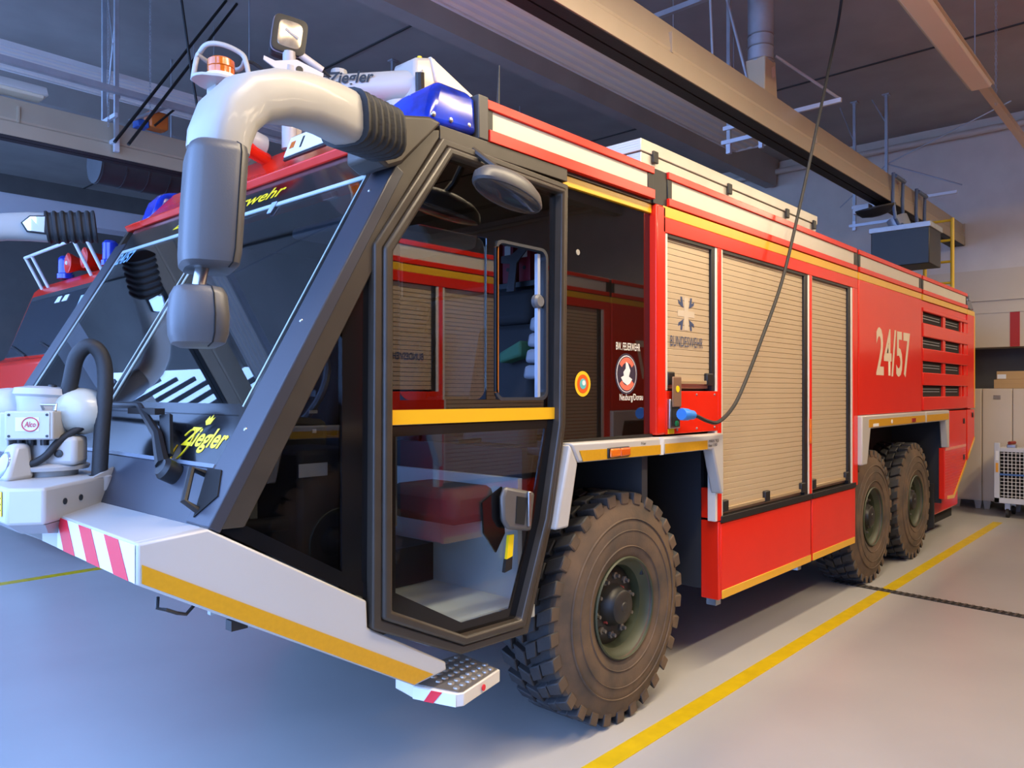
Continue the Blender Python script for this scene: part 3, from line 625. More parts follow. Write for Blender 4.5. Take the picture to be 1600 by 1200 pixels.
text('small_print', 'MAX 9,5\nbar 130', TXTK, T, (4.48, FY0, 1.53), (1, 0, 0), (0, 0, 1), 0.13, 0.045)
tw(MB().py([(7.42, 1.662), (9.55, 1.662), (9.55, 1.535), (7.66, 1.535), (7.56, 1.20), (7.42, 1.20)], FY0, FY1).build('rear_fender', WHITE, T, 0.012))
tw(MB().py([(9.58, 1.662), (10.62, 1.66), (10.62, 1.20), (10.55, 1.20), (10.46, 1.535), (9.58, 1.535)], FY0, FY1).build('rear_fender', WHITE, T, 0.012))
MB().box(7.60, 9.52, FY0 - 0.003, FY0, 1.548, 1.622).build('fender_tape', GOLD, T); MB().box(9.60, 10.58, FY0 - 0.003, FY0, 1.548, 1.622).build('fender_tape', GOLD, T)
MB().box(9.0, 9.12, FY0 - 0.012, FY0 - 0.002, 1.56, 1.60).build('red_marker', mat('red_lens', (0.3, 0.01, 0.005), 0.2), T); MB().box(7.72, 7.88, FY0 - 0.005, FY0 - 0.002, 1.552, 1.58).build('print_label', PAPER, T)
MB().lathe((8.3, FY0 - 0.002, 1.585), (0, -1, 0), [(0, 0.022), (0.004, 0.02)], 12).build('white_reflector', PAPER, T)
MB().box(10.5, 10.53, 0.1, 0.5, 0.2, 0.75).build('mud_flap', RUB, T)

# ---------------------------------------------------------------- cab
MB().box(2.44, 3.95, 0.03, 2.97, 3.03, 3.19).build('cab_roof', RED, T, 0.02)
MB().py([(1.45, 1.24), (2.2, 0.78), (2.9, 0.76), (2.9, 0.82), (2.2, 0.84), (1.45, 1.30)], 0.07, 2.93).build('cab_floor', mat('pale_grey_cab_floor', (0.38, 0.41, 0.43), 0.6), T)
MB().box(3.86, 3.92, 0.06, 2.94, 0.8, 3.05).build('cab_rear_wall', INT, T)
MB().box(2.2, 3.9, 0.06, 2.94, 2.96, 3.04).build('cab_ceiling', INT, T)
MB().py([(1.20, 1.42), (1.83, 1.05), (2.9, 0.74), (3.92, 1.0), (3.92, 3.05), (2.1, 3.03)], 2.94, 2.99).build('offside_cab_panel', SATIN, T)
# cab gallery band
seg('cab_gallery_edge', RED, 2.49, 3.90, 3.168, 3.21); seg('cab_gallery_panel', CREAM, 2.53, 3.84, 3.075, 3.168, 0.008); seg('cab_gallery_edge', RED, 2.50, 3.90, 3.02, 3.075, -0.008)
seg('cab_gallery_post', BLK, 2.49, 2.53, 3.075, 3.168, 0.004); seg('cab_gallery_post', BLK, 3.84, 3.90, 3.075, 3.168, 0.004)
MB().box(2.43, 2.495, -0.004, 0.12, 3.02, 3.22).build('gallery_end', mat('grey_brown_end_plate', (0.06, 0.055, 0.05), 0.5), T, 0.006)
seg('cab_yellow_band', YEL, 3.075, 3.92, 2.945, 3.0, 0.03)
seg('cab_header', SATIN, 2.20, 3.075, 2.955, 3.02, 0.0, 0.1); seg('cab_header', SATIN, 3.075, 3.92, 3.0, 3.02, 0.02, 0.1)
# A pillar: front face on the windscreen plane and side face
MB().plate([WP(0.0, 1.436), WP(0.165, 1.436), WP(0.165, 2.86), WP(0.0, 2.80)], -WN, 0.05).build('front_pillar', PILLAR, T, 0.006)
MB().plate([WP(2.835, 1.436), WP(3.0, 1.436), WP(3.0, 2.86), WP(2.835, 2.86)], -WN, 0.05).build('front_pillar', PILLAR, T, 0.006)
for yy, zz in ((0.10, 2.70), (0.10, 2.15), (0.09, 1.75)): MB().lathe(WP(yy, zz), WN, [(0, 0.009), (0.003, 0.008), (0.005, 0.003)], 10).build('pillar_screw', STEEL, T)
tw(MB().py([(1.178, 1.43), (1.965, 2.80), (2.06, 2.965), (2.20, 3.0), (2.20, 2.965), (1.85, 2.46), (1.85, 2.36), (1.31, 1.42), (1.19, 1.425)], 0.002, 0.07).build('pillar_side', SATIN, T, 0.006))
MB().py([(1.72, 1.13), (1.85, 1.08), (1.85, 2.44), (1.80, 2.38), (1.72, 2.22)], 0.025, 0.05).build('window_border', GLOSSBLK, T)
MB().py([(1.20, 1.43), (1.83, 1.07), (1.83, 1.13), (1.31, 1.43)], 0.02, 0.06).build('window_border', GLOSSBLK, T)
tw(MB().py([(1.30, 1.41), (1.725, 1.16), (1.725, 2.18)], 0.034, 0.040).build('quarter_window', G_QUART, T))
MB().box(1.724, 1.736, 0.028, 0.05, 1.16, 2.14).build('window_seal', mat('pale_blue_seal', (0.30, 0.40, 0.58), 0.35), T)
# corner block carrying the mirror arm
MB().py([(1.90, 2.765), (1.975, 2.80), (2.19, 3.02), (2.12, 3.03), (1.965, 2.995), (1.845, 2.98), (1.83, 2.80)], -0.03, 0.16).build('mirror_mount', SATIN, T, 0.015)
# rear side window: black glass with stickers
tw(MB().py([(3.085, 1.63), (3.925, 1.63), (3.925, 2.945), (3.085, 2.945)], 0.045, 0.055).build('rear_side_window', G_BLACK, T, 0.003))
MB().box(2.98, 3.93, 0.03, 0.12, 1.60, 1.632).build('window_sill_strip', BLK, T)
MB().lathe((3.22, 0.045, 2.62), (0, -1, 0), [(0, 0.016), (0.003, 0.015)], 12).build('plug_dot', mat('grey_dot', (0.3, 0.28, 0.25), 0.5), T)
def disc(name, x, z, r, m, y, parent=None, sx=1.0): 
    return MB().py([(x + r * sx * math.cos(2 * PI * k / 28), z + r * math.sin(2 * PI * k / 28)) for k in range(28)], y, y + 0.001).build(name, m, parent or T)
d = disc('round_sticker', 3.262, 1.925, 0.068, mat('sticker_yellow', (0.80, 0.50, 0.02), 0.4), 0.0435)
disc('sticker_ring', 3.262, 1.925, 0.050, mat('sticker_orange', (0.70, 0.10, 0.01), 0.4), 0.0425, d); disc('sticker_ring', 3.262, 1.925, 0.028, mat('sticker_teal', (0.10, 0.45, 0.45), 0.4), 0.0415, d); disc('sticker_ring', 3.268, 1.93, 0.014, PAPER, 0.0405, d)
CX, CZ = 3.675, 1.985
d = disc('unit_crest', CX, CZ, 0.118, mat('crest_navy', (0.03, 0.025, 0.05), 0.4), 0.0435, sx=0.95)
disc('crest_ring', CX, CZ, 0.106, PAPER, 0.0428, d, 0.95); disc('crest_field', CX, CZ, 0.101, MATS['crest_navy'], 0.042, d, 0.95)
for s in (1, -1):
    o_ = [(CX + 0.095 * 0.95 * math.cos(t_), CZ + s * 0.095 * math.sin(t_)) for t_ in [PI * (0.2 + 0.6 * k / 10) for k in range(11)]]
    i_ = [(CX + 0.065 * 0.95 * math.cos(t_), CZ + s * 0.065 * math.sin(t_)) for t_ in [PI * (0.8 - 0.6 * k / 10) for k in range(11)]]
    MB().py(o_ + i_, 0.041, 0.0418).build('crest_ribbon', mat('crest_salmon', (0.72, 0.16, 0.10), 0.4), d)
MB().py([(CX - 0.01, CZ + 0.07), (CX + 0.01, CZ + 0.062), (CX + 0.035, CZ + 0.02), (CX + 0.02, CZ - 0.015), (CX + 0.055, CZ - 0.03), (CX + 0.03, CZ - 0.055), (CX + 0.005, CZ - 0.065), (CX - 0.04, CZ - 0.045), (CX - 0.06, CZ - 0.02), (CX - 0.03, CZ - 0.01), (CX - 0.035, CZ + 0.01), (CX - 0.012, CZ + 0.03)], 0.0405, 0.0412).build('crest_figure', PAPER, d)
text('lettering', 'BW. FEUERWEHR', TXTW, T, (3.57, 0.0445, 2.12), (1, 0, 0), (0, 0, 1), 0.245, 0.043, bold=0.006)
text('lettering', 'Neuburg/Donau', TXTW, T, (3.605, 0.0445, 1.822), (1, 0, 0), (0, 0, 1), 0.24, 0.05, bold=0.006)
# door
DO = [(1.845, 2.46), (2.205, 2.965), (3.065, 2.935), (3.045, 1.72), (2.94, 1.24), (2.755, 0.725), (2.315, 0.735), (1.835, 0.955)]
DI = [(1.93, 2.44), (2.255, 2.895), (3.005, 2.88), (2.985, 1.72), (2.88, 1.26), (2.70, 0.805), (2.335, 0.815), (1.925, 1.01)]
DM = [(1.885, 2.45), (2.23, 2.93), (3.035, 2.905), (3.015, 1.72), (2.91, 1.25), (2.728, 0.765), (2.325, 0.775), (1.88, 0.985)]
door = tw(MB().ring_y(DO, DM, -0.015, 0.06).build('cab_door', SATIN, T, 0.008))
tw(MB().ring_y(DM, DI, -0.028, 0.05).build('door_frame', SATIN, door, 0.012))
# upper glass with openings for the sliding window, lower glass with black border
up = MB()
W0, W1, H0, H1, HB0, HB1 = 1.998, 2.505, 2.565, 2.926, 1.848, 2.585
up.py([(1.92, 1.74), (W0, 1.74), (W0, 2.60), (1.92, 2.46)], 0.02, 0.026)
up.py([(W0, 1.74), (2.99, 1.74), (2.99, HB0), (W0, HB0)], 0.02, 0.026)
up.py([(W1, HB0), (H0, HB0), (H0, HB1), (W1, HB1)], 0.02, 0.026)
up.py([(H1, HB0), (3.0, HB0), (3.0, HB1), (H1, HB1)], 0.02, 0.026)
up.py([(W0, 2.585), (3.005, 2.585), (3.01, 2.89), (2.25, 2.90), (W0, 2.55)], 0.02, 0.026)
tw(up.build('upper_glass', G_SIDE, door))
def inset(p, d): 
    cx = sum(a for a, b in p) / len(p); cz = sum(b for a, b in p) / len(p)
    return [(cx + (a - cx) * (1 - d), cz + (b - cz) * (1 - d)) for a, b in p]
MB().py(rrect(W0, W1, HB0, HB1, 0.06), 0.028, 0.033).build('sliding_pane', G_PANE, door)
r0 = rrect(H0 - 0.005, H1 + 0.01, HB0 - 0.006, HB1 + 0.006, 0.045); r1 = rrect(H0 + 0.006, H1 - 0.006, HB0 + 0.008, HB1 - 0.008, 0.04)
MB().ring_y(r0, r1, 0.012, 0.05).build('window_frame', mat('dark_window_seal', (0.03, 0.035, 0.045), 0.35), door)
MB().box(H0 - 0.004, H0 + 0.012, 0.012, 0.06, HB0 + 0.03, HB1 - 0.03).build('orange_edge', mat('orange_edge_strip', (0.45, 0.13, 0.01), 0.4), door)
MB().box(H1 - 0.05, H1 - 0.03, 0.03, 0.05, HB0, HB1 - 0.02).build('guide_rail', mat('pale_blue_rail', (0.40, 0.46, 0.58), 0.35, 0.3), door)
MB().lathe((H1 - 0.04, 0.03, 2.33), (0, -1, 0), [(-0.02, 0.036), (0.0, 0.036), (0.012, 0.026)], 18).build('window_knob', mat('grey_knob', (0.12, 0.125, 0.135), 0.4), door, smooth=True)
tw(MB().py([(1.945, 1.748), (2.995, 1.746), (2.995, 1.804), (1.945, 1.808)], 0.012, 0.02).build('door_stripe', mat('amber_yellow_tape', (0.76, 0.42, 0.012), 0.35), door))
LO = [(1.925, 1.745), (1.925, 1.01), (2.335, 0.812), (2.70, 0.805), (2.88, 1.25), (2.985, 1.745)]
LI = [(1.975, 1.70), (1.975, 1.065), (2.35, 0.86), (2.66, 0.858), (2.78, 1.16), (2.92, 1.70)]
MB().ring_y(LO, LI, 0.02, 0.03).build('glass_border', GLOSSBLK, door)
MB().py(LI, 0.022, 0.027).build('lower_glass', G_LOW, door)
h = MB().py([(2.585, 1.445), (2.79, 1.40), (2.765, 1.215), (2.60, 1.245), (2.565, 1.29), (2.56, 1.40)], -0.03, 0.0).build('door_handle', mat('grey_handle', (0.10, 0.095, 0.09), 0.35), door, 0.02)
MB().py([(2.655, 1.395), (2.725, 1.38), (2.705, 1.255), (2.645, 1.27)], -0.034, -0.026).build('handle_recess', HOLE, door)
MB().box(2.725, 2.745, -0.045, -0.03, 1.245, 1.41).build('pull_bar', STEEL, door, 0.004)
hb = MB().py([(2.62, 1.10), (2.66, 1.11), (2.67, 1.21), (2.635, 1.21)], 0.0, 0.015).build('handle_grip', TXTY, door); MB().py([(2.605, 1.04), (2.655, 1.05), (2.66, 1.11), (2.617, 1.10)], 0.0, 0.018).build('grip_end', BLK, door)
MB().py([(2.47, 1.38), (2.60, 1.44), (2.62, 1.22), (2.56, 1.14), (2.48, 1.24)], 0.012, 0.022).build('lock_cover', GLOSSBLK, door)
# round kerb mirror above the door
km = MB(); KC = Vector((2.425, -0.19, 2.765)); ax = Vector((0.98, 0.12, -0.14)).normalized(); nz = Vector((0.14, 0.1, 0.98)); nz = (nz - ax * nz.dot(ax)).normalized(); bx_ = ax.cross(nz)
secs = []
for a_, k_ in ((-0.045, 0.96), (-0.035, 1.0), (0.0, 0.96), (0.03, 0.78), (0.05, 0.45), (0.056, 0.05)):
    secs.append([KC + nz * a_ + ax * (0.225 * k_ * math.cos(2 * PI * i / 28)) + bx_ * (0.095 * k_ * math.sin(2 * PI * i / 28)) for i in range(28)])
km.sweep(secs)
kmo = km.build('kerb_mirror', mat('grey_plastic_shell', (0.07, 0.07, 0.075), 0.45), T, smooth=True)
MB().sweep([[KC + nz * a_ + ax * (0.21 * k_ * math.cos(2 * PI * i / 24)) + bx_ * (0.084 * k_ * math.sin(2 * PI * i / 24)) for i in range(24)] for a_, k_ in ((-0.046, 1.0), (-0.054, 0.8), (-0.058, 0.3))]).build('mirror_face', mat('dark_mirror_face', (0.10, 0.10, 0.11), 0.12, 0.6), kmo, smooth=True)
MB().tube([KC + nz * 0.04, KC + nz * 0.09 + Vector((0, 0.06, 0)), (2.40, 0.03, 2.98)], 0.016, 8).build('mirror_bracket', SATIN, kmo)
# windscreen
wplate('lower_front_panel', PILLAR, 0.165, 2.835, 1.43, 1.615, -0.004, 0.04, bevel=0.006)
wplate('lower_front_glass', GLOSSBLK, 0.165, 2.835, 1.622, 1.80, -0.006, 0.01)
MB().plate([WP(0.165, 1.612, 0.004), WP(2.835, 1.612, 0.004), WP(2.835, 1.625, 0.004), WP(0.165, 1.625, 0.004)], -WN, 0.02).build('panel_seam', mat('pale_edge_seam', (0.16, 0.18, 0.22), 0.4), T)
for y0, y1 in ((0.20, 1.49), (1.535, 2.80)): wplate('windscreen_pane', G_WIND, y0, y1, 1.80, 2.79, -0.008, 0.006)
wplate('windscreen_border', GLOSSBLK, 0.165, 0.20, 1.80, 2.955, -0.006, 0.012); wplate('windscreen_border', GLOSSBLK, 2.80, 2.835, 1.80, 2.955, -0.006, 0.012)
wplate('windscreen_border', GLOSSBLK, 0.20, 2.80, 2.79, 2.96, -0.006, 0.012); wplate('windscreen_border', GLOSSBLK, 1.49, 1.535, 1.80, 2.79, -0.006, 0.012)
wplate('windscreen_border', GLOSSBLK, 0.20, 2.80, 1.795, 1.84, -0.006, 0.010)
SEAL = mat('pale_glass_edge', (0.42, 0.52, 0.52), 0.3)
for y_ in (0.200, 1.482, 1.537, 2.798): wplate('glass_edge', SEAL, y_ - 0.004, y_ + 0.004, 1.83, 2.79, -0.003, 0.006)
wplate('glass_edge', SEAL, 0.20, 1.48, 2.782, 2.80, -0.003, 0.006); wplate('glass_edge', SEAL, 1.54, 2.80, 2.782, 2.80, -0.003, 0.006)
MB().plate([WP(0.945, 2.80), WP(0.90, 2.80), WP(0.905, 2.74), WP(0.935, 2.74)], -WN, -0.004).build('rain_sensor', mat('pale_blue_tab', (0.30, 0.42, 0.62), 0.4), T)
nY = (0, -1, 0)
text('lettering', 'Ziegler', TXTY, T, WP(0.52, 1.657, -0.0055), nY, WU, 0.335, 0.105, shear=0.25, bold=0.028, off=0.001)
MB().plate([WP(0.425, 1.772, -0.0058), WP(0.41, 1.792, -0.0058), WP(0.40, 1.782, -0.0058), WP(0.385, 1.797, -0.0058), WP(0.38, 1.78, -0.0058), WP(0.365, 1.788, -0.0058), WP(0.375, 1.762, -0.0058), WP(0.405, 1.757, -0.0058)], WN, 0.001).build('logo_flame', TXTY, T)
ring = []
for k in range(22):
    t_ = 2 * PI * k / 21 * 0.9 + 0.6; ring.append(WP(0.50 + 0.045 * math.cos(t_) - 0.02 * math.sin(t_), 1.68 + 0.06 * math.sin(t_), -0.005))
MB().tube(ring, 0.0035, 5).build('logo_loop', TXTY, T)
text('lettering', '24/57 Feuerwehr', TXTY, T, WP(2.12, 2.842, -0.0055), nY, WU, 1.22, 0.075, shear=0.25, bold=0.018, off=0.001)
text('unit_number', '24/57', mat('pale_blue_lettering', (0.22, 0.42, 0.60), 0.4), T, WP(2.79, 2.70, -0.0075), nY, WU, 0.24, 0.09, shear=0.1, bold=0.02, off=0.001)
# red brow above the windscreen
BW0 = [WP(y, 2.955) for y in (0.06, 2.94)]
brow = MB()
pr = [(0.0, 0.0), (-0.02, 0.035), (0.03, 0.06), (0.18, 0.22), (0.20, 0.245), (0.42, 0.25), (0.42, 0.0)]
xh = WP(0, 2.955).x
brow.loops([(xh + a, 0.30, 2.955 + b) for a, b in pr], [(xh + a, 2.70, 2.955 + b) for a, b in pr])
brow.loops([(xh + a, 0.05, 2.955 + min(b, 0.062)) for a, b in pr], [(xh + a, 0.301, 2.955 + min(b, 0.075)) for a, b in pr])
brow.loops([(xh + a, 2.95, 2.955 + min(b, 0.062)) for a, b in pr], [(xh + a, 2.699, 2.955 + min(b, 0.075)) for a, b in pr])
brow.build('cab_brow', RED, T, 0.006)
# number plate and horn on the brow
bN = Vector((-0.16, 0, 0.15)).normalized(); bU = Vector((0.15, 0, 0.16)).normalized()
PN = Vector((-0.93, 0, 0.37)).normalized(); PU = Vector((0.37, 0, 0.93)).normalized()
def BP(y, s, off=0.0): return Vector((xh + 0.03, y, 3.015)) + bU * s + bN * off
def PP(y, s, off=0.0): return Vector((xh + 0.015, y, 3.045)) + PU * s + PN * off
pl = MB().plate([PP(0.99, 0.0, 0.012), PP(0.47, 0.0, 0.012), PP(0.47, 0.115, 0.012), PP(0.99, 0.115, 0.012)], PN, 0.008).build('number_plate', PAPER, T, 0.003)
MB().plate([PP(1.0, -0.012, 0.0), PP(0.46, -0.012, 0.0), PP(0.46, 0.125, 0.0), PP(1.0, 0.125, 0.0)], PN, 0.012).build('plate_holder', BLK, pl)
MB().plate([PP(0.96, 0.04, 0.0205), PP(0.92, 0.04, 0.0205), PP(0.92, 0.08, 0.0205), PP(0.96, 0.08, 0.0205)], PN, 0.002).build('plate_seal', AMB, pl)
MB().plate([PP(0.86, 0.025, 0.0205), PP(0.845, 0.025, 0.0205), PP(0.845, 0.09, 0.0205), PP(0.86, 0.09, 0.0205)], PN, 0.002).build('plate_digit', TXTK, pl)
hn = MB().lathe(BP(1.42, 0.11, 0.20), Vector((0.82, 0.1, -0.25)), [(-0.02, 0.095), (0.0, 0.092), (0.05, 0.055), (0.12, 0.042), (0.22, 0.036)], 22).build('horn', RED, T, smooth=True)
MB().lathe(BP(1.42, 0.11, 0.20), Vector((0.82, 0.1, -0.25)), [(-0.03, 0.022), (-0.012, 0.024)], 14).build('horn_centre', PAPER, hn)
# blue corner lamps
def corner_lamp(mir):
    Q = lambda x, y, z: (x, (3.0 - y) if mir else y, z)
    bt = [Q(2.105, 0.295, 3.02), Q(2.14, 0.012, 3.02), Q(2.43, -0.002, 3.03), Q(2.43, 0.295, 3.03)]
    md = [Q(2.16, 0.295, 3.16), Q(2.19, 0.03, 3.17), Q(2.43, 0.01, 3.19), Q(2.43, 0.295, 3.19)]
    tp = [Q(2.21, 0.27, 3.21), Q(2.26, 0.08, 3.255), Q(2.42, 0.05, 3.235), Q(2.42, 0.27, 3.255)]
    o = MB().sweep([bt, md, tp]).build('corner_beacon', BLUEL, T, 0.03, seg=3)
    MB().sweep([[Q(2.2, 0.2, 3.05), Q(2.28, 0.12, 3.05), Q(2.36, 0.2, 3.05), Q(2.28, 0.28, 3.05)], [Q(2.2, 0.2, 3.2), Q(2.28, 0.12, 3.2), Q(2.36, 0.2, 3.2), Q(2.28, 0.28, 3.2)]]).build('reflector', STEEL, o)
    for x_, z_ in ((2.17, 3.06), (2.27, 3.06), (2.38, 3.065)):
        c_ = Vector(Q(x_, 0.012, z_)); MB().lathe(c_, (0, 1 if mir else -1, 0), [(0, 0.012), (0.008, 0.011), (0.011, 0.005)], 12).build('fixing_stud', STEEL, o, smooth=True)
corner_lamp(False); corner_lamp(True)
# grab handle at the foot of the pillar
MB().tube([WP(0.205, 1.592, 0.0), WP(0.20, 1.585, 0.055), WP(0.13, 1.485, 0.055), WP(0.12, 1.478, 0.0)], 0.013, 8).build('grab_handle', BLK, T, smooth=True)
MB().plate([WP(0.20, 1.61, 0.001), WP(0.12, 1.455, 0.001), WP(0.035, 1.53, 0.001), WP(0.10, 1.61, 0.001)], WN, 0.004).build('handle_recess', HOLE, T)
# wiper
wi = MB().tube([WP(0.44, 1.585, 0.05), WP(0.58, 1.68, 0.07), WP(0.88, 1.785, 0.08), WP(1.55, 1.79, 0.07)], [0.028, 0.020, 0.014, 0.012], 8).build('wiper_arm', BLK, T, smooth=True)
MB().lathe(WP(0.42, 1.575, -0.01), WN, [(0, 0.04), (0.06, 0.042), (0.075, 0.03)], 16).build('wiper_motor_cap', BLK, wi, smooth=True)
MB().plate([WP(0.50, 1.60, 0.03), WP(0.70, 1.76, 0.04), WP(0.62, 1.77, 0.04), WP(0.45, 1.63, 0.03)], WN, 0.015).build('wiper_linkage', BLK, wi)
MB().box(1.29, 1.33, 0.68, 0.95, 1.79, 1.815).build('washer_bar', BLK, wi)
# interior
MB().py([(1.45, 1.68), (1.62, 1.80), (1.95, 1.76), (1.95, 1.50), (1.45, 1.50)], 0.45, 2.75).build('dashboard', INT, T, 0.03)
MB().box(1.58, 1.85, 0.10, 0.42, 1.0, 1.66).build('side_console', INT, T, 0.02)
st = MB().tube([Vector((1.98, 0.78 + 0.23 * math.cos(2 * PI * k / 24), 1.88 + 0.20 * math.sin(2 * PI * k / 24))) + Vector((0.10 * math.sin(2 * PI * k / 24), 0, 0)) for k in range(25)], 0.017, 8).build('steering_wheel', mat('grey_wheel_rim', (0.11, 0.12, 0.14), 0.4), T, smooth=True)
MB().cyl((1.98, 0.78, 1.88), (1.75, 0.78, 1.60), 0.03, 10).build('steering_column', INT, st)
MB().box(1.96, 2.0, 0.57, 0.99, 1.86, 1.89).build('wheel_spoke', MATS['grey_wheel_rim'], st)
SEAT = mat('charcoal_seat_fabric', (0.035, 0.036, 0.042), 0.8, vary=0.2)
for yc in (0.55, 1.5, 2.4):
    s_ = MB().box(2.55, 3.1, yc - 0.26, yc + 0.26, 1.22, 1.40).build('seat', SEAT, T, 0.05)
    MB().py([(3.02, 1.36), (3.16, 1.36), (3.34, 2.25), (3.22, 2.28)], yc - 0.25, yc + 0.25).build('backrest', SEAT, s_, 0.05)
    MB().py([(3.22, 2.28), (3.32, 2.26), (3.37, 2.46), (3.27, 2.48)], yc - 0.15, yc + 0.15).build('headrest', SEAT, s_, 0.04)
    MB().box(2.87 if yc < 1 else 2.65, 3.05, yc - 0.2, yc + 0.2, 0.8, 1.22).build('seat_base', INT, s_)
PADM = mat('pale_moulded_pad', (0.34, 0.38, 0.46), 0.5)
for i in range(4): MB().loops([(3.05, 0.17, 1.95 + i * 0.085), (3.05, 0.29 - i * 0.014, 1.95 + i * 0.085), (3.05, 0.276 - i * 0.014, 2.025 + i * 0.085), (3.05, 0.17, 2.025 + i * 0.085)], [(3.12, 0.17, 1.95 + i * 0.085), (3.12, 0.29 - i * 0.014, 1.95 + i * 0.085), (3.12, 0.276 - i * 0.014, 2.025 + i * 0.085), (3.12, 0.17, 2.025 + i * 0.085)]).build('moulded_pad', PADM, T, 0.02)
MB().box(3.42, 3.85, 0.3, 1.75, 1.85, 2.9).build('equipment_rack', INTG, T, 0.01)
MB().box(3.30, 3.425, 0.32, 1.7, 2.49, 2.52).build('rack_shelf', BLK, T)
MB().box(3.415, 3.425, 0.32, 1.72, 2.52, 2.88).build('rack_recess', HOLE, T)
MB().box(3.41, 3.425, 0.56, 0.60, 2.40, 2.48).build('rack_slot', HOLE, T)
net = MB()
for i in range(6):
    net.tube([(3.30, 0.46 + i * 0.055, 2.42), (3.30, 0.36 + i * 0.055, 2.0)], 0.004, 5); net.tube([(3.30, 0.30 + i * 0.055, 2.42), (3.30, 0.50 + i * 0.055, 2.0)], 0.004, 5)
no = net.build('cargo_net', BLK, T)
MB().box(2.28, 2.85, 0.15, 1.3, 2.72, 2.78).py([(2.3, 2.72), (2.75, 2.72), (2.72, 2.60), (2.42, 2.58)], 0.3, 0.9).build('overhead_console', INTG, T, 0.02)
# cab console items seen through the quarter window
MB().box(1.40, 1.60, 0.50, 0.56, 1.10, 1.62).build('grey_side_board', mat('blue_grey_board', (0.13, 0.15, 0.17), 0.6), T)
MB().lathe((1.50, 0.498, 1.50), (0, -1, 0), [(0, 0.03), (0.003, 0.03)], 18).build('round_sticker', mat('orange_label_print', (0.62, 0.25, 0.05), 0.5), T)
MB().cyl((1.35, 0.22, 1.385), (1.66, 0.18, 1.375), 0.028, 12).build('hose', RUB, T, smooth=True)
v_ = MB().cyl((1.66, 0.18, 1.375), (1.73, 0.17, 1.38), 0.016, 10).build('valve', STEEL, T, smooth=True)
MB().cyl((1.72, 0.17, 1.27), (1.72, 0.17, 1.38), 0.014, 10).build('valve_stem', STEEL, v_); MB().box(1.69, 1.76, 0.14, 0.2, 1.335, 1.345).build('valve_lever', TXTY, v_)
MB().box(1.575, 1.70, 0.092, 0.097, 1.56, 1.61).build('data_plate', PAPER, T); MB().box(1.62, 1.655, 0.092, 0.097, 1.80, 1.812).build('switch_label', PAPER, T); MB().box(1.635, 1.65, 0.092, 0.097, 1.725, 1.74).build('switch_label', PAPER, T)
MB().box(2.02, 2.14, 0.40, 0.405, 1.40, 1.58).build('instruction_card', mat('pale_green_card', (0.42, 0.50, 0.44), 0.6), T); MB().box(2.17, 2.25, 0.40, 0.405, 1.44, 1.57).build('instruction_card', PAPER, T)
STW = mat('pale_stepwell_lining', (0.40, 0.44, 0.46), 0.5)
MB().box(1.98, 2.3, 0.41, 0.43, 1.25, 1.72).build('card_board', INT, T)
MB().box(1.75, 2.86, 1.15, 1.18, 0.8, 1.45).build('stepwell_wall', STW, T); MB().box(2.83, 2.86, 0.12, 1.15, 0.8, 1.45).build('stepwell_wall', STW, T); MB().box(2.2, 2.86, 0.08, 1.16, 0.838, 0.846).build('stepwell_floor', STW, T)
# white front bumper
bp = [(0.955, 1.415), (1.18, 1.432), (1.818, 1.068), (1.822, 0.962), (2.235, 0.722), (2.24, 0.685), (2.06, 0.668), (0.955, 1.289)]
bump = tw(MB().py(bp, 0.0, 0.05).build('front_bumper', WHITE, T, 0.008))
MB().py([(0.968, 1.350), (2.16, 0.690), (2.055, 0.676), (0.968, 1.292)], -0.003, 0.001).build('reflective_strip', GOLD, bump)
MB().loops([(0.956, 0.03, 1.39), (1.19, 0.03, 1.39), (1.22, 1.0, 1.39), (0.984, 1.0, 1.39)], [(0.956, 0.03, 1.4165), (1.19, 0.03, 1.432), (1.22, 1.0, 1.432), (0.984, 1.0, 1.4165)]).build('bumper_top', WHITE, bump, 0.006)
MB().pz([(0.957, 2.97), (1.20, 2.97), (1.24, 2.0), (0.985, 2.02)], 1.395, 1.415).build('bumper_top', WHITE, bump, 0.006)
MB().loops([(0.957, 0.045, 1.291), (0.957, 0.045, 1.411), (0.985, 1.0, 1.411), (0.985, 1.0, 1.291)], [(1.0, 0.045, 1.291), (1.0, 0.045, 1.411), (1.03, 1.0, 1.411), (1.03, 1.0, 1.291)]).build('bumper_face', WHITE, bump)
MB().loops([(0.955, 3.0, 1.289), (0.955, 3.0, 1.415), (0.985, 2.0, 1.415), (0.985, 2.0, 1.289)], [(1.0, 3.0, 1.289), (1.0, 3.0, 1.415), (1.03, 2.0, 1.415), (1.03, 2.0, 1.289)]).build('bumper_face', WHITE, bump)
MB().py(bp, 2.95, 3.0).build('bumper_cheek', WHITE, bump, 0.008)
MB().loops([(1.0, 0.05, 1.31), (2.0, 0.05, 0.74), (2.0, 2.0, 0.74), (1.0, 2.0, 1.31)], [(1.0, 0.05, 1.34), (2.0, 0.05, 0.77), (2.0, 2.0, 0.77), (1.0, 2.0, 1.34)]).build('underguard', mat('grey_underguard', (0.12, 0.12, 0.12), 0.6), bump)
HZ_W = mat('white_hazard_foil', (0.70, 0.72, 0.74), 0.35); HZ_R = mat('red_hazard_foil', (0.68, 0.012, 0.03), 0.35)
def hp(u, v, o): return Vector((0.955 + 0.03 * u, u, 1.293 + 0.118 * v)) + Vector((-o, 0, 0))
MB().plate([hp(0.012, 0, 0.002), hp(0.79, 0, 0.002), hp(0.79, 1, 0.002), hp(0.012, 1, 0.002)], (-1, 0, 0), 0.002).build('hazard_panel', HZ_W, bump)
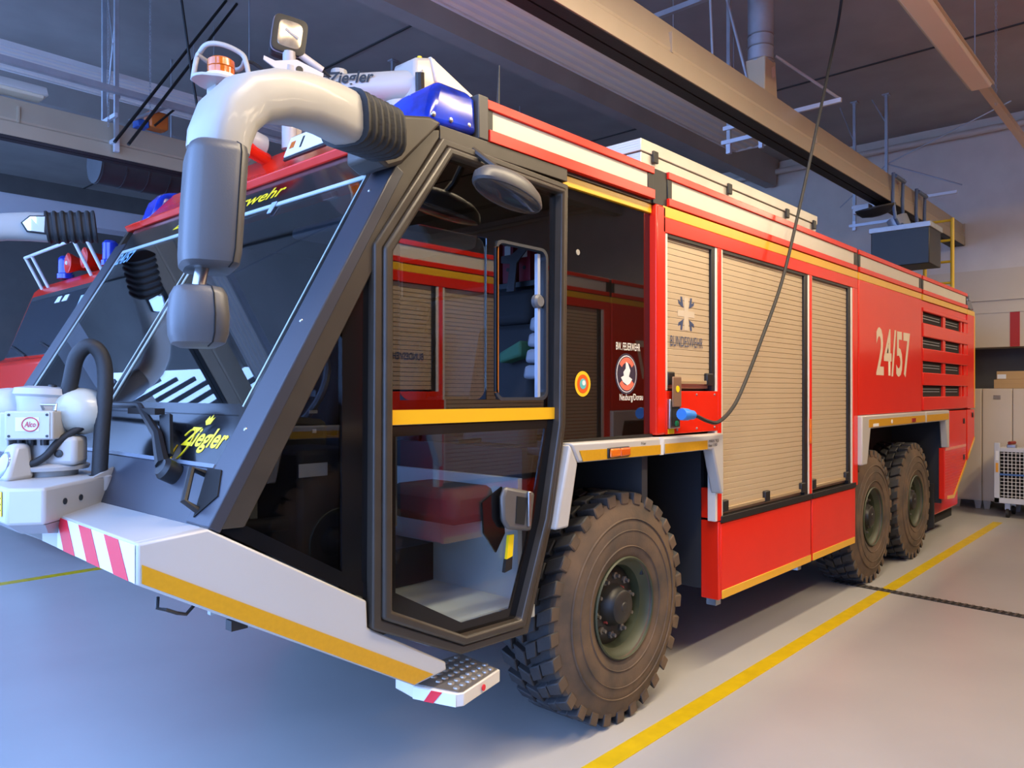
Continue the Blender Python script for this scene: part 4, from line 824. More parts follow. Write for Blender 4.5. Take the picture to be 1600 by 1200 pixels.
for u0 in (0.06, 0.32, 0.58):
    MB().plate([hp(u0, 0, 0.005), hp(u0 + 0.13, 0, 0.005), hp(min(u0 + 0.22, 0.79), 1, 0.005), hp(u0 + 0.09, 1, 0.005)], (-1, 0, 0), 0.001).build('hazard_stripe', HZ_R, bump)
MB().tube([(1.05, 0.08, 1.22), (1.04, 0.06, 1.19), (1.06, 0.04, 1.185), (1.09, 0.03, 1.17), (1.12, 0.03, 1.16), (1.15, 0.04, 1.18)], 0.006, 6).build('shackle', BLK, bump); MB().box(1.27, 1.33, 0.02, 0.06, 1.07, 1.105).build('sensor', HUBM, bump)
# step
stp = MB().pz([(2.14, 0.10), (2.20, -0.10), (2.23, -0.115), (2.53, -0.04), (2.56, 0.25), (2.16, 0.25)], 0.565, 0.62).build('entry_step', ALUEDGE, T, 0.004)
MB().pz([(2.16, 0.09), (2.215, -0.095), (2.235, -0.105), (2.52, -0.032), (2.55, 0.24), (2.18, 0.24)], 0.619, 0.624).build('tread_plate', mat('worn_tread_aluminium', (0.20, 0.18, 0.16), 0.4, 0.5), stp)
for i in range(7):
    for j in range(5):
        x_ = 2.24 + i * 0.043 + (0.02 if j % 2 else 0); y_ = -0.06 + j * 0.055 + i * 0.008
        if x_ > 2.53: continue
        MB().lathe((x_, y_, 0.622), (0, 0, 1), [(0, 0.017), (0.008, 0.013), (0.008, 0.008)], 10).build('tread_stud', mat('stud_aluminium', (0.34, 0.31, 0.27), 0.35, 0.5), stp)
MB().plate([(2.135, 0.10, 0.567), (2.197, -0.102, 0.567), (2.197, -0.102, 0.618), (2.135, 0.10, 0.618)], (-1, -0.3, 0), 0.002).build('step_foil', HZ_W, stp)
MB().plate([(2.15, 0.045, 0.567), (2.163, -0.0, 0.567), (2.176, -0.04, 0.618), (2.16, 0.01, 0.618)], (-1, -0.3, 0), 0.004).build('step_stripe', HZ_R, stp)
MB().lathe((2.38, -0.082, 0.592), (0.24, -0.97, 0), [(0, 0.014), (0.004, 0.014)], 12).build('step_dot', HZ_R, stp)

# ---------------------------------------------------------------- front monitor in its box
mb = MB().pz([(0.80, 0.76), (0.90, 0.68), (1.24, 0.99), (1.24, 2.01), (0.90, 2.32), (0.80, 2.24)], 1.40, 1.535).build('monitor_box', WHITE, T, 0.012)
MB().loops([(0.86, 0.80, 1.36), (0.93, 0.74, 1.36), (1.2, 1.0, 1.30), (1.2, 2.0, 1.30), (0.93, 2.26, 1.36), (0.86, 2.20, 1.36)], [(0.81, 0.77, 1.40), (0.905, 0.69, 1.40), (1.235, 0.99, 1.40), (1.235, 2.01, 1.40), (0.905, 2.31, 1.40), (0.81, 2.23, 1.40)]).build('box_underside', mat('grey_box_underside', (0.30, 0.31, 0.33), 0.5), mb)
MB().loops([(1.05, 0.83, 1.53), (1.26, 1.0, 1.53), (1.26, 1.02, 1.53), (1.05, 0.85, 1.53)], [(1.14, 0.91, 1.535), (1.30, 1.04, 1.575), (1.30, 1.06, 1.575), (1.14, 0.93, 1.535)]).build('box_fin', WHITE, mb)
for k in (0.22, 0.45):
    p_ = Vector((0.90, 0.68, 1.47)).lerp(Vector((1.24, 0.99, 1.47)), k + 0.05); MB().lathe(p_, (0.31, -0.34, 0), [(0, 0.012), (0.004, 0.012), (0.005, 0.006)], 12).build('box_bolt', HUBM, mb)
ys = MB().plate([(0.798, 0.80, 1.43), (0.798, 0.88, 1.43), (0.798, 0.88, 1.52), (0.798, 0.80, 1.52)], (-1, 0, 0), 0.002).build('warning_sticker', TXTY, mb)
for i in range(3): MB().box(0.7945, 0.796, 0.81, 0.87, 1.45 + i * 0.022, 1.454 + i * 0.022).build('print_line', TXTK, mb)
MX, MY = 1.06, 1.18
DV = Vector((-0.676, -0.737, 0))                              # towards the aisle corner
SD = Vector((-DV.y, DV.x, 0)) * -1                            # sideways across it
SD = Vector((0.737, -0.676, 0))
def MP(s, d, z): return Vector((MX, MY, z)) + SD * s + DV * d
tr = MB().lathe((MX, MY, 1.53), (0, 0, 1), [(0, 0.11), (0.03, 0.11), (0.03, 0.15), (0.045, 0.155), (0.055, 0.13), (0.06, 0.10), (0.12, 0.095), (0.2, 0.10)], 26).build('front_monitor', WHITE, T, smooth=True)
def ellip(c, ax, r, n=14, m=10):
    o = MB(); secs = []
    for i in range(m + 1):
        t = -PI / 2 + PI * i / m
        secs.append([c + ax[0] * (r[0] * math.sin(t)) + ax[1] * (r[1] * max(math.cos(t), .02) * math.cos(2 * PI * k / n)) + ax[2] * (r[2] * max(math.cos(t), .02) * math.sin(2 * PI * k / n)) for k in range(n)])
    return o.sweep(secs)
AXS = (SD, DV, Vector((0, 0, 1)))
ellip(MP(-0.155, 0.0, 1.815), AXS, (0.105, 0.09, 0.085), 18, 12).build('turret_bulb', WHITE, tr, smooth=True)
ellip(MP(0.13, 0.0, 1.80), AXS, (0.115, 0.10, 0.10), 18, 12).build('turret_bulb', mat('ivory_enamel', (0.46, 0.45, 0.38), 0.3, coat=0.2), tr, smooth=True)
MB().lathe(MP(-0.02, 0.0, 1.80), (0.05, 0, 1), [(0, 0.10), (0.06, 0.105), (0.07, 0.115), (0.095, 0.11), (0.105, 0.06)], 22).build('turret_cap', WHITE, tr, smooth=True)
MB().lathe(MP(0.03, 0.03, 1.895), (0.05, 0, 1), [(0, 0.018), (0.015, 0.016), (0.018, 0.008)], 12).build('cap_bolt', HUBM, tr)
def mbox(name, m, s0, s1, d0, d1, z0, z1, bev=0.006): return MB().loops([MP(s0, d0, z0), MP(s1, d0, z0), MP(s1, d1, z0), MP(s0, d1, z0)], [MP(s0, d0, z1), MP(s1, d0, z1), MP(s1, d1, z1), MP(s0, d1, z1)]).build(name, m, tr, bev)
mbox('control_box', WHITE, -0.09, 0.095, 0.02, 0.16, 1.69, 1.805)
mbox('box_cover', WHITE, -0.082, 0.085, 0.16, 0.165, 1.695, 1.80, 0.002)
mbox('gear_housing', WHITE, -0.12, -0.085, 0.0, 0.14, 1.64, 1.80)
mbox('nameplate', mat('pale_nameplate', (0.66, 0.64, 0.60), 0.4), -0.045, 0.045, 0.165, 0.1665, 1.725, 1.78, 0.0)
for s_, z_ in ((-0.07, 1.705), (0.075, 1.705), (-0.07, 1.79), (0.075, 1.79)): MB().lathe(MP(s_, 0.164, z_), DV, [(0, 0.006), (0.004, 0.005)], 8).build('cover_screw', HUBM, tr)
rc = MP(0.012, 0.167, 1.752); MB().tube([rc + SD * (0.031 * math.cos(2 * PI * k / 24)) + Vector((0, 0, 0.027 * math.sin(2 * PI * k / 24))) for k in range(25)], 0.0028, 5).build('logo_ring', mat('logo_red', (0.45, 0.03, 0.04), 0.4), tr)
text('logo_text', 'Alco', MATS['logo_red'], tr, MP(-0.010, 0.167, 1.741), SD, (0, 0, 1), 0.044, 0.023, shear=0.25, bold=0.02, off=0.002)
mbox('gear_block', WHITE, 0.03, 0.155, -0.02, 0.10, 1.58, 1.70, 0.02)
MB().lathe(MP(0.09, 0.10, 1.63), DV, [(0, 0.016), (0.008, 0.016), (0.01, 0.008)], 12).build('gear_bolt', HUBM, tr)
for s_ in (-0.06, -0.015, 0.035): MB().cyl(MP(s_, 0.10, 1.665), MP(s_, 0.10, 1.692), 0.017, 12).build('cable_gland', BLK, tr)
MB().tube(spline([MP(-0.06, 0.11, 1.67), MP(-0.055, 0.13, 1.62), MP(-0.01, 0.14, 1.59), MP(0.05, 0.13, 1.62), MP(0.09, 0.10, 1.68), MP(0.15, 0.06, 1.73), MP(0.22, -0.02, 1.78)], 5), 0.015, 10).build('cable_loop', RUB, tr, smooth=True)
MB().tube(spline([MP(-0.20, 0.06, 1.75), MP(-0.17, 0.09, 1.70), MP(-0.11, 0.08, 1.68)], 5), 0.008, 8).build('thin_cable', RUB, tr, smooth=True)
MB().tube([MP(0.03, 0.10, 1.81), MP(0.03, 0.12, 1.83), MP(0.09, 0.12, 1.83), MP(0.09, 0.13, 1.805)], 0.006, 8).build('wire_handle', STEEL, tr, smooth=True)
# headlamp pod on the box
hpod = MB().loops([(0.86, 1.00, 1.53), (0.98, 1.07, 1.53), (0.96, 1.19, 1.53), (0.84, 1.14, 1.53)], [(0.905, 1.05, 1.675), (0.97, 1.08, 1.675), (0.96, 1.15, 1.675), (0.89, 1.12, 1.675)]).build('lamp_pod', WHITE, T, 0.02)
ellip(Vector((0.872, 1.075, 1.595)), (Vector((0.95, 0.2, 0)), Vector((-0.2, 0.95, 0)), Vector((0.3, 0.1, 1)).normalized()), (0.02, 0.04, 0.055)).build('pod_lens', mat('clear_lamp_lens', (0.42, 0.48, 0.58), 0.08, 0.5), hpod, smooth=True)
# hose loop with its white stub
hs = MB().cyl((1.195, 1.0, 1.41), (1.195, 1.0, 1.475), 0.038, 18).build('hose_stub', WHITE, T, smooth=True)
MB().lathe((1.195, 1.0, 1.475), (0, 0, 1), [(0, 0.05), (0.055, 0.05), (0.06, 0.04)], 18).build('hose_clamp', WHITE, hs, smooth=True)
for s_ in (-1, 1):
    for z_ in (1.487, 1.515): MB().lathe(Vector((1.195, 1.0, z_)) + DV * 0.047 + SD * (0.025 * s_), DV, [(0, 0.006), (0.006, 0.005)], 8).build('clamp_screw', HUBM, hs)
MB().tube(spline([(1.195, 1.0, 1.50), (1.205, 1.0, 1.70), (1.22, 1.0, 1.92), (1.21, 1.01, 2.03), (1.17, 1.03, 2.075), (1.13, 1.06, 2.03), (1.115, 1.09, 1.92), (1.10, 1.12, 1.80)], 6), 0.031, 14).build('hose', RUB, hs, smooth=True)

# ---------------------------------------------------------------- mirror arms
ARMW = mat('ivory_white_arm', (0.37, 0.36, 0.335), 0.42, coat=0.05)
MSHELL = mat('black_mirror_shell', (0.085, 0.085, 0.09), 0.42, vary=0.1, bump=0.05, bscale=200)
def mirror_arm(mir):
    Q = lambda p: Vector((p[0] + 0.04, 3.03 - p[1], p[2] + 0.10)) if mir else Vector(p)
    def sect(p, t, hy, hz, n=20):                            # rounded section across direction t
        p = Vector(p); t = Vector(t).normalized(); sd = t.cross(Vector((0, 0, 1))).normalized(); u = sd.cross(t)
        out = []
        for k in range(n):
            a = 2 * PI * k / n; ca, sa = math.cos(a), math.sin(a)
            out.append(Q(p + sd * (hy * math.copysign(abs(ca) ** 0.6, ca)) + u * (hz * math.copysign(abs(sa) ** 0.6, sa))))
        return out
    C_ = [(1.61, -0.15, 2.855), (1.50, -0.19, 2.85), (1.38, -0.23, 2.835), (1.25, -0.27, 2.80), (1.15, -0.30, 2.75), (1.085, -0.315, 2.68), (1.055, -0.325, 2.61), (1.05, -0.325, 2.57)]
    D_ = [(-1, -0.35, -0.02), (-1, -0.35, -0.05), (-1, -0.35, -0.16), (-1, -0.3, -0.38), (-0.8, -0.2, -0.6), (-0.5, -0.12, -0.9), (-0.22, -0.05, -1), (-0.1, -0.02, -1)]
    Hz = [0.093, 0.089, 0.083, 0.078, 0.076, 0.075, 0.074, 0.072]
    arm = MB().sweep([sect(p, t, 0.08, hz) for p, t, hz in zip(C_, D_, Hz)]).build('mirror_arm', ARMW, T, smooth=True)
    bl = MB()
    b0 = Vector((1.86, -0.045, 2.885)); b1 = Vector((1.60, -0.153, 2.855)); dr = (b1 - b0); ss = []
    for i in range(25):
        k = i / 24; r = 0.104 - 0.011 * (i % 4 in (1, 2)) * (1 if 1 < i < 23 else 0)
        ss.append(sect(b0 + dr * k, dr, r, r * 0.98))
    bl.sweep(ss); bl.build('bellows', RUB, arm, smooth=True)
    sh_ = MB(); secs = []
    for z, kx, kl in ((2.575, 0.80, 0.0), (2.565, 0.94, 0.0), (2.54, 1.0, 0.005), (2.40, 1.0, 0.025), (2.27, 0.98, 0.04), (2.235, 0.93, 0.045), (2.222, 0.78, 0.047)):
        c0 = Vector((1.045 - kl * 0.7, -0.325 - kl * 0.4, z))
        yaw = math.radians(20)
        ux = Vector((math.cos(yaw), -math.sin(yaw), 0)); uy = Vector((math.sin(yaw), math.cos(yaw), 0))
        lp_ = []
        for k in range(28):
            a = 2 * PI * k / 28; ca, sa = math.cos(a), math.sin(a)
            lp_.append(Q(c0 + ux * (0.082 * kx * math.copysign(abs(ca) ** 0.5, ca)) + uy * (0.128 * kx * math.copysign(abs(sa) ** 0.5, sa))))
        secs.append(lp_)
    sh_.sweep(secs); sh_.build('main_mirror', MSHELL, arm, smooth=True)
    MB().tube([s_[23] for s_ in secs], 0.0022, 5).build('shell_seam', HOLE, arm)
    MB().tube([Q((0.985, -0.37, 2.24)), Q((0.965, -0.38, 2.16))], 0.018, 12).build('mirror_stem', STEEL, arm, smooth=True)
    sh2 = MB(); secs = []
    for z, kx in ((2.172, 0.55), (2.165, 0.80), (2.145, 0.93), (2.09, 1.0), (2.04, 0.97), (2.015, 0.86), (2.005, 0.6)):
        c0 = Vector((0.982, -0.345, z)); yaw = math.radians(22)
        ux = Vector((math.cos(yaw), -math.sin(yaw), 0)); uy = Vector((math.sin(yaw), math.cos(yaw), 0)); lp_ = []
        for k in range(28):
            a = 2 * PI * k / 28; ca, sa = math.cos(a), math.sin(a)
            lp_.append(Q(c0 + ux * (0.080 * kx * math.copysign(abs(ca) ** 0.55, ca)) + uy * (0.125 * kx * math.copysign(abs(sa) ** 0.55, sa))))
        secs.append(lp_)
    sh2.sweep(secs); sh2.build('wide_angle_mirror', MSHELL, arm, smooth=True)
    MB().tube([s_[22] for s_ in secs], 0.0022, 5).build('shell_seam', HOLE, arm)
    if mir:
        # small ramp mirror let into the arm, seen from the inner side
        f0 = [Vector(p) + Vector((0.04, 0.0, 0.10)) for p in ((1.58, 3.11, 2.915), (1.49, 3.142, 2.905), (1.445, 3.158, 2.855), (1.475, 3.147, 2.80), (1.575, 3.112, 2.795))]
        nn = Vector((-0.33, -0.94, 0)).normalized()
        MB().plate([p - nn * 0.02 for p in f0], nn, 0.045).build('ramp_mirror_rim', BLK, arm, 0.004)
        cc = sum(f0, Vector()) / len(f0)
        MB().plate([cc + (p - cc) * 0.84 + nn * 0.024 for p in f0], nn, 0.003).build('ramp_mirror_glass', MIRRORG, arm)
mirror_arm(False); mirror_arm(True)

# ---------------------------------------------------------------- roof equipment
# roof monitor with lettering
A_ = Vector((2.80, 0.90, 3.60)); B_ = Vector((2.33, 1.54, 3.60)); md = (B_ - A_).normalized()
rm = MB().tube([A_ - md * 0.08, B_], [0.092, 0.078], 24).build('roof_monitor', WHITE, T, smooth=True)
MB().lathe(B_, md, [(0, 0.085), (0.03, 0.088), (0.05, 0.08), (0.06, 0.06)], 22).build('nozzle_ring', mat('ivory_ring', (0.68, 0.63, 0.55), 0.35), rm, smooth=True)
side = Vector((md.y, -md.x, 0)) * -1
if side.dot(Vector((0, -2.424, 1.88)) - A_) < 0: side = -side
text('lettering', 'Ziegler', TXTK, rm, A_ + md * 0.46 + side * 0.088 + Vector((0, 0, -0.02)), -md, (0, 0, 1), 0.27, 0.085, shear=0.25, bold=0.025, off=0.004)
MB().tube([A_ + md * 0.47 + side * 0.092 + Vector((0, 0, 0.01)) + (-md) * (0.03 * math.cos(2 * PI * k / 16)) + Vector((0, 0, 0.035 * math.sin(2 * PI * k / 16))) for k in range(14)], 0.003, 5).build('logo_loop', TXTK, rm)
MB().loops([A_ + Vector(p) for p in ((-0.06, -0.10, -0.14), (0.14, -0.12, -0.16), (0.14, 0.12, -0.16), (-0.06, 0.12, -0.14))], [A_ + Vector(p) for p in ((-0.05, -0.09, 0.13), (0.10, -0.10, 0.17), (0.10, 0.10, 0.17), (-0.05, 0.10, 0.13))]).build('valve_block', WHITE, rm, 0.02)
MB().loops([A_ + Vector(p) for p in ((0.08, -0.12, 0.02), (0.44, -0.16, -0.06), (0.44, 0.14, -0.06), (0.08, 0.14, 0.02))], [A_ + Vector(p) for p in ((0.05, -0.11, 0.16), (0.44, -0.15, -0.03), (0.44, 0.13, -0.03), (0.05, 0.13, 0.16))]).build('valve_cover', mat('ivory_cover', (0.62, 0.60, 0.54), 0.4), rm, 0.008)
MB().cyl(A_ + Vector((-0.02, -0.10, -0.12)), A_ + Vector((-0.05, -0.13, 0.03)), 0.025, 10).build('lever_grip', BLK, rm)
MB().cyl(A_ + Vector((0.02, -0.1, -0.2)), A_ + Vector((-0.02, -0.10, -0.12)), 0.018, 10).build('lever_arm', BLK, rm)
MB().cyl(A_ + Vector((0.06, 0, 0.16)), A_ + Vector((0.06, 0, 0.19)), 0.014, 8).build('yellow_cap', TXTY, rm)
MB().cyl(A_ + Vector((0, 0.05, -0.42)), A_ + Vector((0, 0.05, -0.10)), 0.13, 20).build('monitor_base', WHITE, rm, smooth=True)
for q in (0.12, 0.3): MB().box(A_.x - q - 0.04, A_.x - q + 0.04, A_.y + 0.05 + q, A_.y + 0.15 + q, 3.2, 3.52).build('cradle', GALV, rm)
MB().lathe(A_ + md * 0.42 + Vector((0, 0, 0.08)), (0, 0, 1), [(0, 0.05), (0.03, 0.045), (0.04, 0.02)], 12).build('pipe_fitting', WHITE, rm)
# searchlight on its bracket
sl_c = Vector((2.27, 1.30, 3.83)); sd_ = Vector((-0.36, -0.93, -0.04)).normalized(); su = Vector((0.93, -0.36, -0.12)).normalized(); sv = sd_.cross(su) * 1
if sv.z < 0: sv = -sv
def srect(hw, hh, d, n=24, e=0.35):
    out = []
    for k in range(n):
        a = 2 * PI * k / n; ca, sa = math.cos(a), math.sin(a)
        out.append(sl_c + sd_ * d + su * (hw * math.copysign(abs(ca) ** e, ca)) + sv * (hh * math.copysign(abs(sa) ** e, sa)))
    return out
se = MB().sweep([srect(0.05, 0.06, -0.17), srect(0.085, 0.09, -0.12), srect(0.092, 0.10, -0.02), srect(0.088, 0.096, 0.0)]).build('searchlight', BLK, T, smooth=True)
MB().sweep([srect(0.092, 0.10, -0.012), srect(0.094, 0.102, -0.008), srect(0.094, 0.102, 0.0)]).build('pink_gasket', mat('pinkish_gasket', (0.38, 0.30, 0.32), 0.5), se, smooth=True)
MB().sweep([srect(0.091, 0.099, 0.0), srect(0.091, 0.099, 0.02), srect(0.07, 0.078, 0.022)]).build('bezel', BLK, se, smooth=True)
MB().sweep([srect(0.064, 0.072, 0.02), srect(0.064, 0.072, 0.026, e=0.5), srect(0.03, 0.035, 0.03, e=1)]).build('lens', mat('warm_reflector_glass', (0.72, 0.64, 0.50), 0.15, 0.7, vary=0.45, vscale=18), se, smooth=True)
MB().cyl(sl_c + sd_ * 0.034 + su * -0.03 + sv * 0.02, sl_c + sd_ * 0.034 + su * 0.045 + sv * -0.012, 0.007, 8).build('bulb', mat('bright_bulb_tube', (0.9, 0.8, 0.6), 0.2, 0.5), se)
MB().cyl(sl_c + Vector((0, 0, -0.19)), sl_c + Vector((0, 0, -0.09)), 0.035, 14).build('swivel', WHITE, se, smooth=True)
MB().plate([sl_c + su * a_ + sv * b_ + sd_ * 0.03 for a_, b_ in ((-0.12, -0.16), (-0.06, -0.17), (0.05, -0.13), (0.20, -0.16), (0.20, -0.28), (0.02, -0.24), (-0.12, -0.18))], sd_, 0.012).build('bracket_plate', mat('ivory_bracket', (0.66, 0.62, 0.56), 0.4), se)
for a_, b_ in ((0.07, -0.18), (0.13, -0.20)): MB().lathe(sl_c + su * a_ + sv * b_ + sd_ * 0.043, sd_, [(0, 0.02), (0.002, 0.02)], 14).build('bracket_hole', HUBM, se)
MB().cyl(sl_c + su * 0.07 + sv * -0.08, sl_c + su * 0.20 + sv * -0.13, 0.02, 10).build('tilt_motor', mat('ivory_bracket', (0.66, 0.62, 0.56), 0.4), se, smooth=True)
MB().tube(spline([sl_c + Vector((0.05, 0, -0.10)), sl_c + su * 0.18 + sv * -0.12, sl_c + su * 0.32 + sv * -0.2], 5), 0.008, 6).build('lamp_cable', RUB, se, smooth=True)
MB().tube([sl_c + Vector((0, 0, -0.62)), sl_c + Vector((0, 0, -0.17))], 0.04, 12).build('lamp_post', WHITE, se, smooth=True)
MB().tube(spline([sl_c + su * -0.1 + sv * -0.23, sl_c + su * -0.18 + sv * -0.2, sl_c + su * -0.24 + sv * -0.25, sl_c + su * -0.24 + sv * -0.3], 5), 0.009, 6).build('looped_cable', RUB, se, smooth=True)
# amber beacon in its guard
bc = Vector((1.88, 1.30, 3.47))
be = MB().pz([(bc.x + 0.13 * math.cos(2 * PI * k / 24) * (1.15 if abs(math.cos(2 * PI * k / 24)) > .8 else 1), bc.y + 0.115 * math.sin(2 * PI * k / 24)) for k in range(24)], 3.445, 3.46).build('amber_beacon', WHITE, T, 0.003)
MB().lathe((bc.x, bc.y, 3.46), (0, 0, 1), [(0, 0.078), (0.03, 0.078), (0.032, 0.07)], 24).build('beacon_base', ALUEDGE, be, smooth=True)
MB().lathe((bc.x, bc.y, 3.49), (0, 0, 1), [(0, 0.066), (0.035, 0.067), (0.037, 0.062), (0.041, 0.067), (0.075, 0.066), (0.083, 0.058), (0.085, 0.02)], 26).build('beacon_lens', AMB, be, smooth=True)
gs = Vector((0.737, -0.676, 0))
MB().tube(spline([bc + gs * -0.14 + Vector((0, 0, -0.005)), bc + gs * -0.125 + Vector((0, 0, 0.09)), bc + gs * -0.118 + DV * -0.02 + Vector((0, 0, 0.135)), bc + gs * -0.06 + DV * 0.03 + Vector((0, 0, 0.168)), bc + gs * 0.02 + DV * 0.03 + Vector((0, 0, 0.168)), bc + gs * 0.10 + Vector((0, 0, 0.14)), bc + gs * 0.125 + Vector((0, 0, 0.09)), bc + gs * 0.145 + Vector((0, 0, -0.02))], 5), 0.013, 10).build('beacon_guard', WHITE, be, smooth=True)
MB().tube(spline([bc + gs * -0.12 + Vector((0, 0, 0.13)), bc + DV * -0.10 + gs * -0.05 + Vector((0, 0, 0.11)), bc + DV * -0.10 + gs * 0.06 + Vector((0, 0, 0.10)), bc + gs * 0.12 + Vector((0, 0, 0.11))], 5), 0.012, 10).build('beacon_guard', WHITE, be, smooth=True)
MB().box(1.85, 2.6, 1.30, 1.40, 3.40, 3.45).build('beacon_arm', WHITE, be, 0.006)
MB().box(2.30, 2.36, 1.32, 1.38, 3.2, 3.42).build('beacon_post', WHITE, be)
for x_, y_ in ((2.2, 1.62), (2.2, 1.45)): MB().lathe((x_, y_, 3.24), (-1, 0, 0.1), [(0, 0.06), (0.12, 0.075), (0.14, 0.07), (0.15, 0.03)], 16).build('roof_horn', WHITE, T, smooth=True)
# aluminium chest on the roof
ch = MB().box(4.30, 7.33, 0.35, 1.35, 3.19, 3.47).build('roof_chest', CHK, T, 0.004)
MB().box(4.285, 7.345, 0.34, 1.36, 3.475, 3.555).build('chest_lid', CHK, ch, 0.004)
for x in (4.42, 5.5, 6.6, 7.22):
    MB().box(x, x + 0.06, 0.325, 0.345, 3.42, 3.50).build('lid_latch', HUBM, ch, 0.004)
# roof posts, antenna, ladder hoops, tail lamp
MB().tube([(2.62, 0.05, 3.42), (2.60, 0.04, 3.20)], [0.003, 0.009], 6).build('antenna', RUB, T)
ld = MB().tube([(12.1, 0.25, 3.18), (12.1, 0.25, 4.33)], 0.026, 10).build('roof_ladder', mat('safety_yellow_tube', (0.72, 0.46, 0.015), 0.4), T, smooth=True)
MB().tube([(12.1, 0.60, 3.18), (12.1, 0.60, 4.33)], 0.026, 10).build('ladder_stile', MATS['safety_yellow_tube'], ld, smooth=True)
for z in (3.42, 3.72, 4.02, 4.30): MB().cyl((12.1, 0.25, z), (12.1, 0.60, z), 0.018, 10).build('rung', MATS['safety_yellow_tube'], ld)
tl = MB().loops([(11.80, 0.0, 3.01), (12.18, 0.0, 3.01), (12.18, 0.4, 3.01), (11.80, 0.4, 3.01)], [(11.80, 0.02, 3.215), (12.05, 0.03, 3.20), (12.05, 0.4, 3.20), (11.80, 0.4, 3.215)]).build('tail_beacon', mat('smoked_blue_lens', (0.02, 0.03, 0.07), 0.1, coat=0.5), T, 0.02)
MB().box(11.86, 11.92, -0.004, 0.02, 3.13, 3.19).build('lens_window', STEEL, tl)

# ---------------------------------------------------------------- wheels
def make_wheel():
    R, RW = 0.655, 0.40                                     # outer radius, width; outer face towards -y, origin at wheel centre on the outer face plane
    c = Vector((0, 0, 0))
    prof = [(0.05, 0.27), (0.015, 0.285), (0.0, 0.33), (-0.012, 0.40), (-0.008, 0.47), (0.005, 0.53), (0.022, 0.575), (0.03, 0.61), (0.06, 0.618), (0.2, 0.622), (0.34, 0.618), (0.37, 0.61), (0.39, 0.55), (0.41, 0.45), (0.39, 0.33), (0.35, 0.27)]
    m = MB(); n = 64
    m.lathe(c, (0, 1, 0), prof, n, closed=True)
    w_ = m.build('wheel', [DUST, TREAD], T, smooth=True)
    me = w_.data
    for p in me.polygons:
        r = math.hypot(p.center.x, p.center.z)
        p.material_index = 1 if p.center.y > 0.05 and r > 0.3 else 0
    rings = MB()
    for r_ in (0.345, 0.435, 0.50): rings.lathe(c, (0, 1, 0), [(-0.010 + abs(r_ - 0.42) * 0.08, r_), (-0.016 + abs(r_ - 0.42) * 0.08, r_ + 0.004), (-0.008 + abs(r_ - 0.42) * 0.08, r_ + 0.010)], n, closed=True)
    rings.build('sidewall_ridge', DUST, w_, smooth=True)
    # tread blocks
    tb = MB(); NL = 30
    def blk(a0, a1, y0, y1, r0, r1, skew):
        P = []
        for r in (r0, r1):
            for (a_, y_) in ((a0, y0), (a1, y0), (a1 + skew, y1), (a0 + skew, y1)):
                k = 0.94 if r == r1 else 1.0
                am = (a0 + a1 + skew) / 2; aa = am + (a_ - am) * k
                P.append((r * math.cos(aa), y_, r * math.sin(aa)))
        o = len(tb.v); tb.v += P
        fs = [(0, 3, 2, 1), (4, 5, 6, 7), (0, 1, 5, 4), (1, 2, 6, 5), (2, 3, 7, 6), (3, 0, 4, 7)]
        for i, f in enumerate(fs): tb.f.append([q + o for q in f]); tb.mi.append(1 if i == 2 and y0 < 0.05 else 0)
    st = 2 * PI / NL
    for i in range(NL):
        a = i * st
        blk(a, a + st * 0.60, 0.018, 0.115, 0.585, 0.655, st * 0.35)
        blk(a + st * 0.42, a + st * 1.10, 0.125, 0.20, 0.60, 0.656, st * 0.28)
        blk(a + st * 0.05, a + st * 0.73, 0.21, 0.285, 0.60, 0.656, -st * 0.28)
        blk(a + st * 0.55, a + st * 1.15, 0.295, 0.385, 0.585, 0.655, -st * 0.35)
    tb.build('tread_blocks', [TREAD, DUST], w_, 0.006, seg=1)['kind'] = 'stuff'
    rim = MB().lathe(c, (0, 1, 0), [(0.0, 0.275), (-0.006, 0.283), (0.002, 0.29), (0.02, 0.285), (0.05, 0.255), (0.06, 0.235), (0.13, 0.222), (0.17, 0.215), (0.175, 0.12), (0.17, 0.0)], 48, caps=False).build('rim', OLIVE, w_, smooth=True)
    MB().lathe(c, (0, 1, 0), [(0.115, 0.226), (0.10, 0.205), (0.09, 0.13), (0.10, 0.1)], 40, caps=False).build('wheel_disc', HUBM, w_, smooth=True)
    MB().lathe(c, (0, 1, 0), [(0.17, 0.135), (0.10, 0.13), (0.085, 0.118), (0.06, 0.112), (0.045, 0.10), (0.02, 0.095), (0.012, 0.085), (0.01, 0.03), (0.005, 0.025), (0.004, 0.001)], 28).build('hub', HUBM, w_, smooth=True)
    nut = None
    for k in range(10):
        a = 2 * PI * k / 10 + 0.2
        p = Vector((0.168 * math.cos(a), 0.07, 0.168 * math.sin(a)))
        if nut is None:
            nm = MB().lathe((0, 0, 0), (0, 1, 0), [(0.05, 0.022), (0.012, 0.022), (0.008, 0.012), (-0.012, 0.011)], 6)
            nut = nm.build('wheel_nut', mat('worn_nut_steel', (0.20, 0.19, 0.18), 0.4, 0.6), w_); nut.location = p
        else:
            q = nut.copy(); COL.objects.link(q); q.parent = w_; q.location = p
    for a in (0.85, 3.9):
        MB().lathe((0.115 * math.cos(a), 0.09, 0.115 * math.sin(a)), (0, -1, 0), [(0, 0.012), (0.02, 0.01)], 8).build('red_plug', mat('red_plug_plastic', (0.35, 0.05, 0.04), 0.5), w_)
    return w_
def copy_wheel(src, loc, rz, rot):
    c = src.copy(); COL.objects.link(c); c.parent = T; c.matrix_parent_inverse = Matrix.Translation(-BASES[T.name]); c.location = loc; c.rotation_euler = (0, rot, rz)
    for ch_ in src.children:
        k = ch_.copy(); COL.objects.link(k); k.parent = c
    return c
wh = make_wheel(); wh.location = (3.649, 0.03, 0.655)
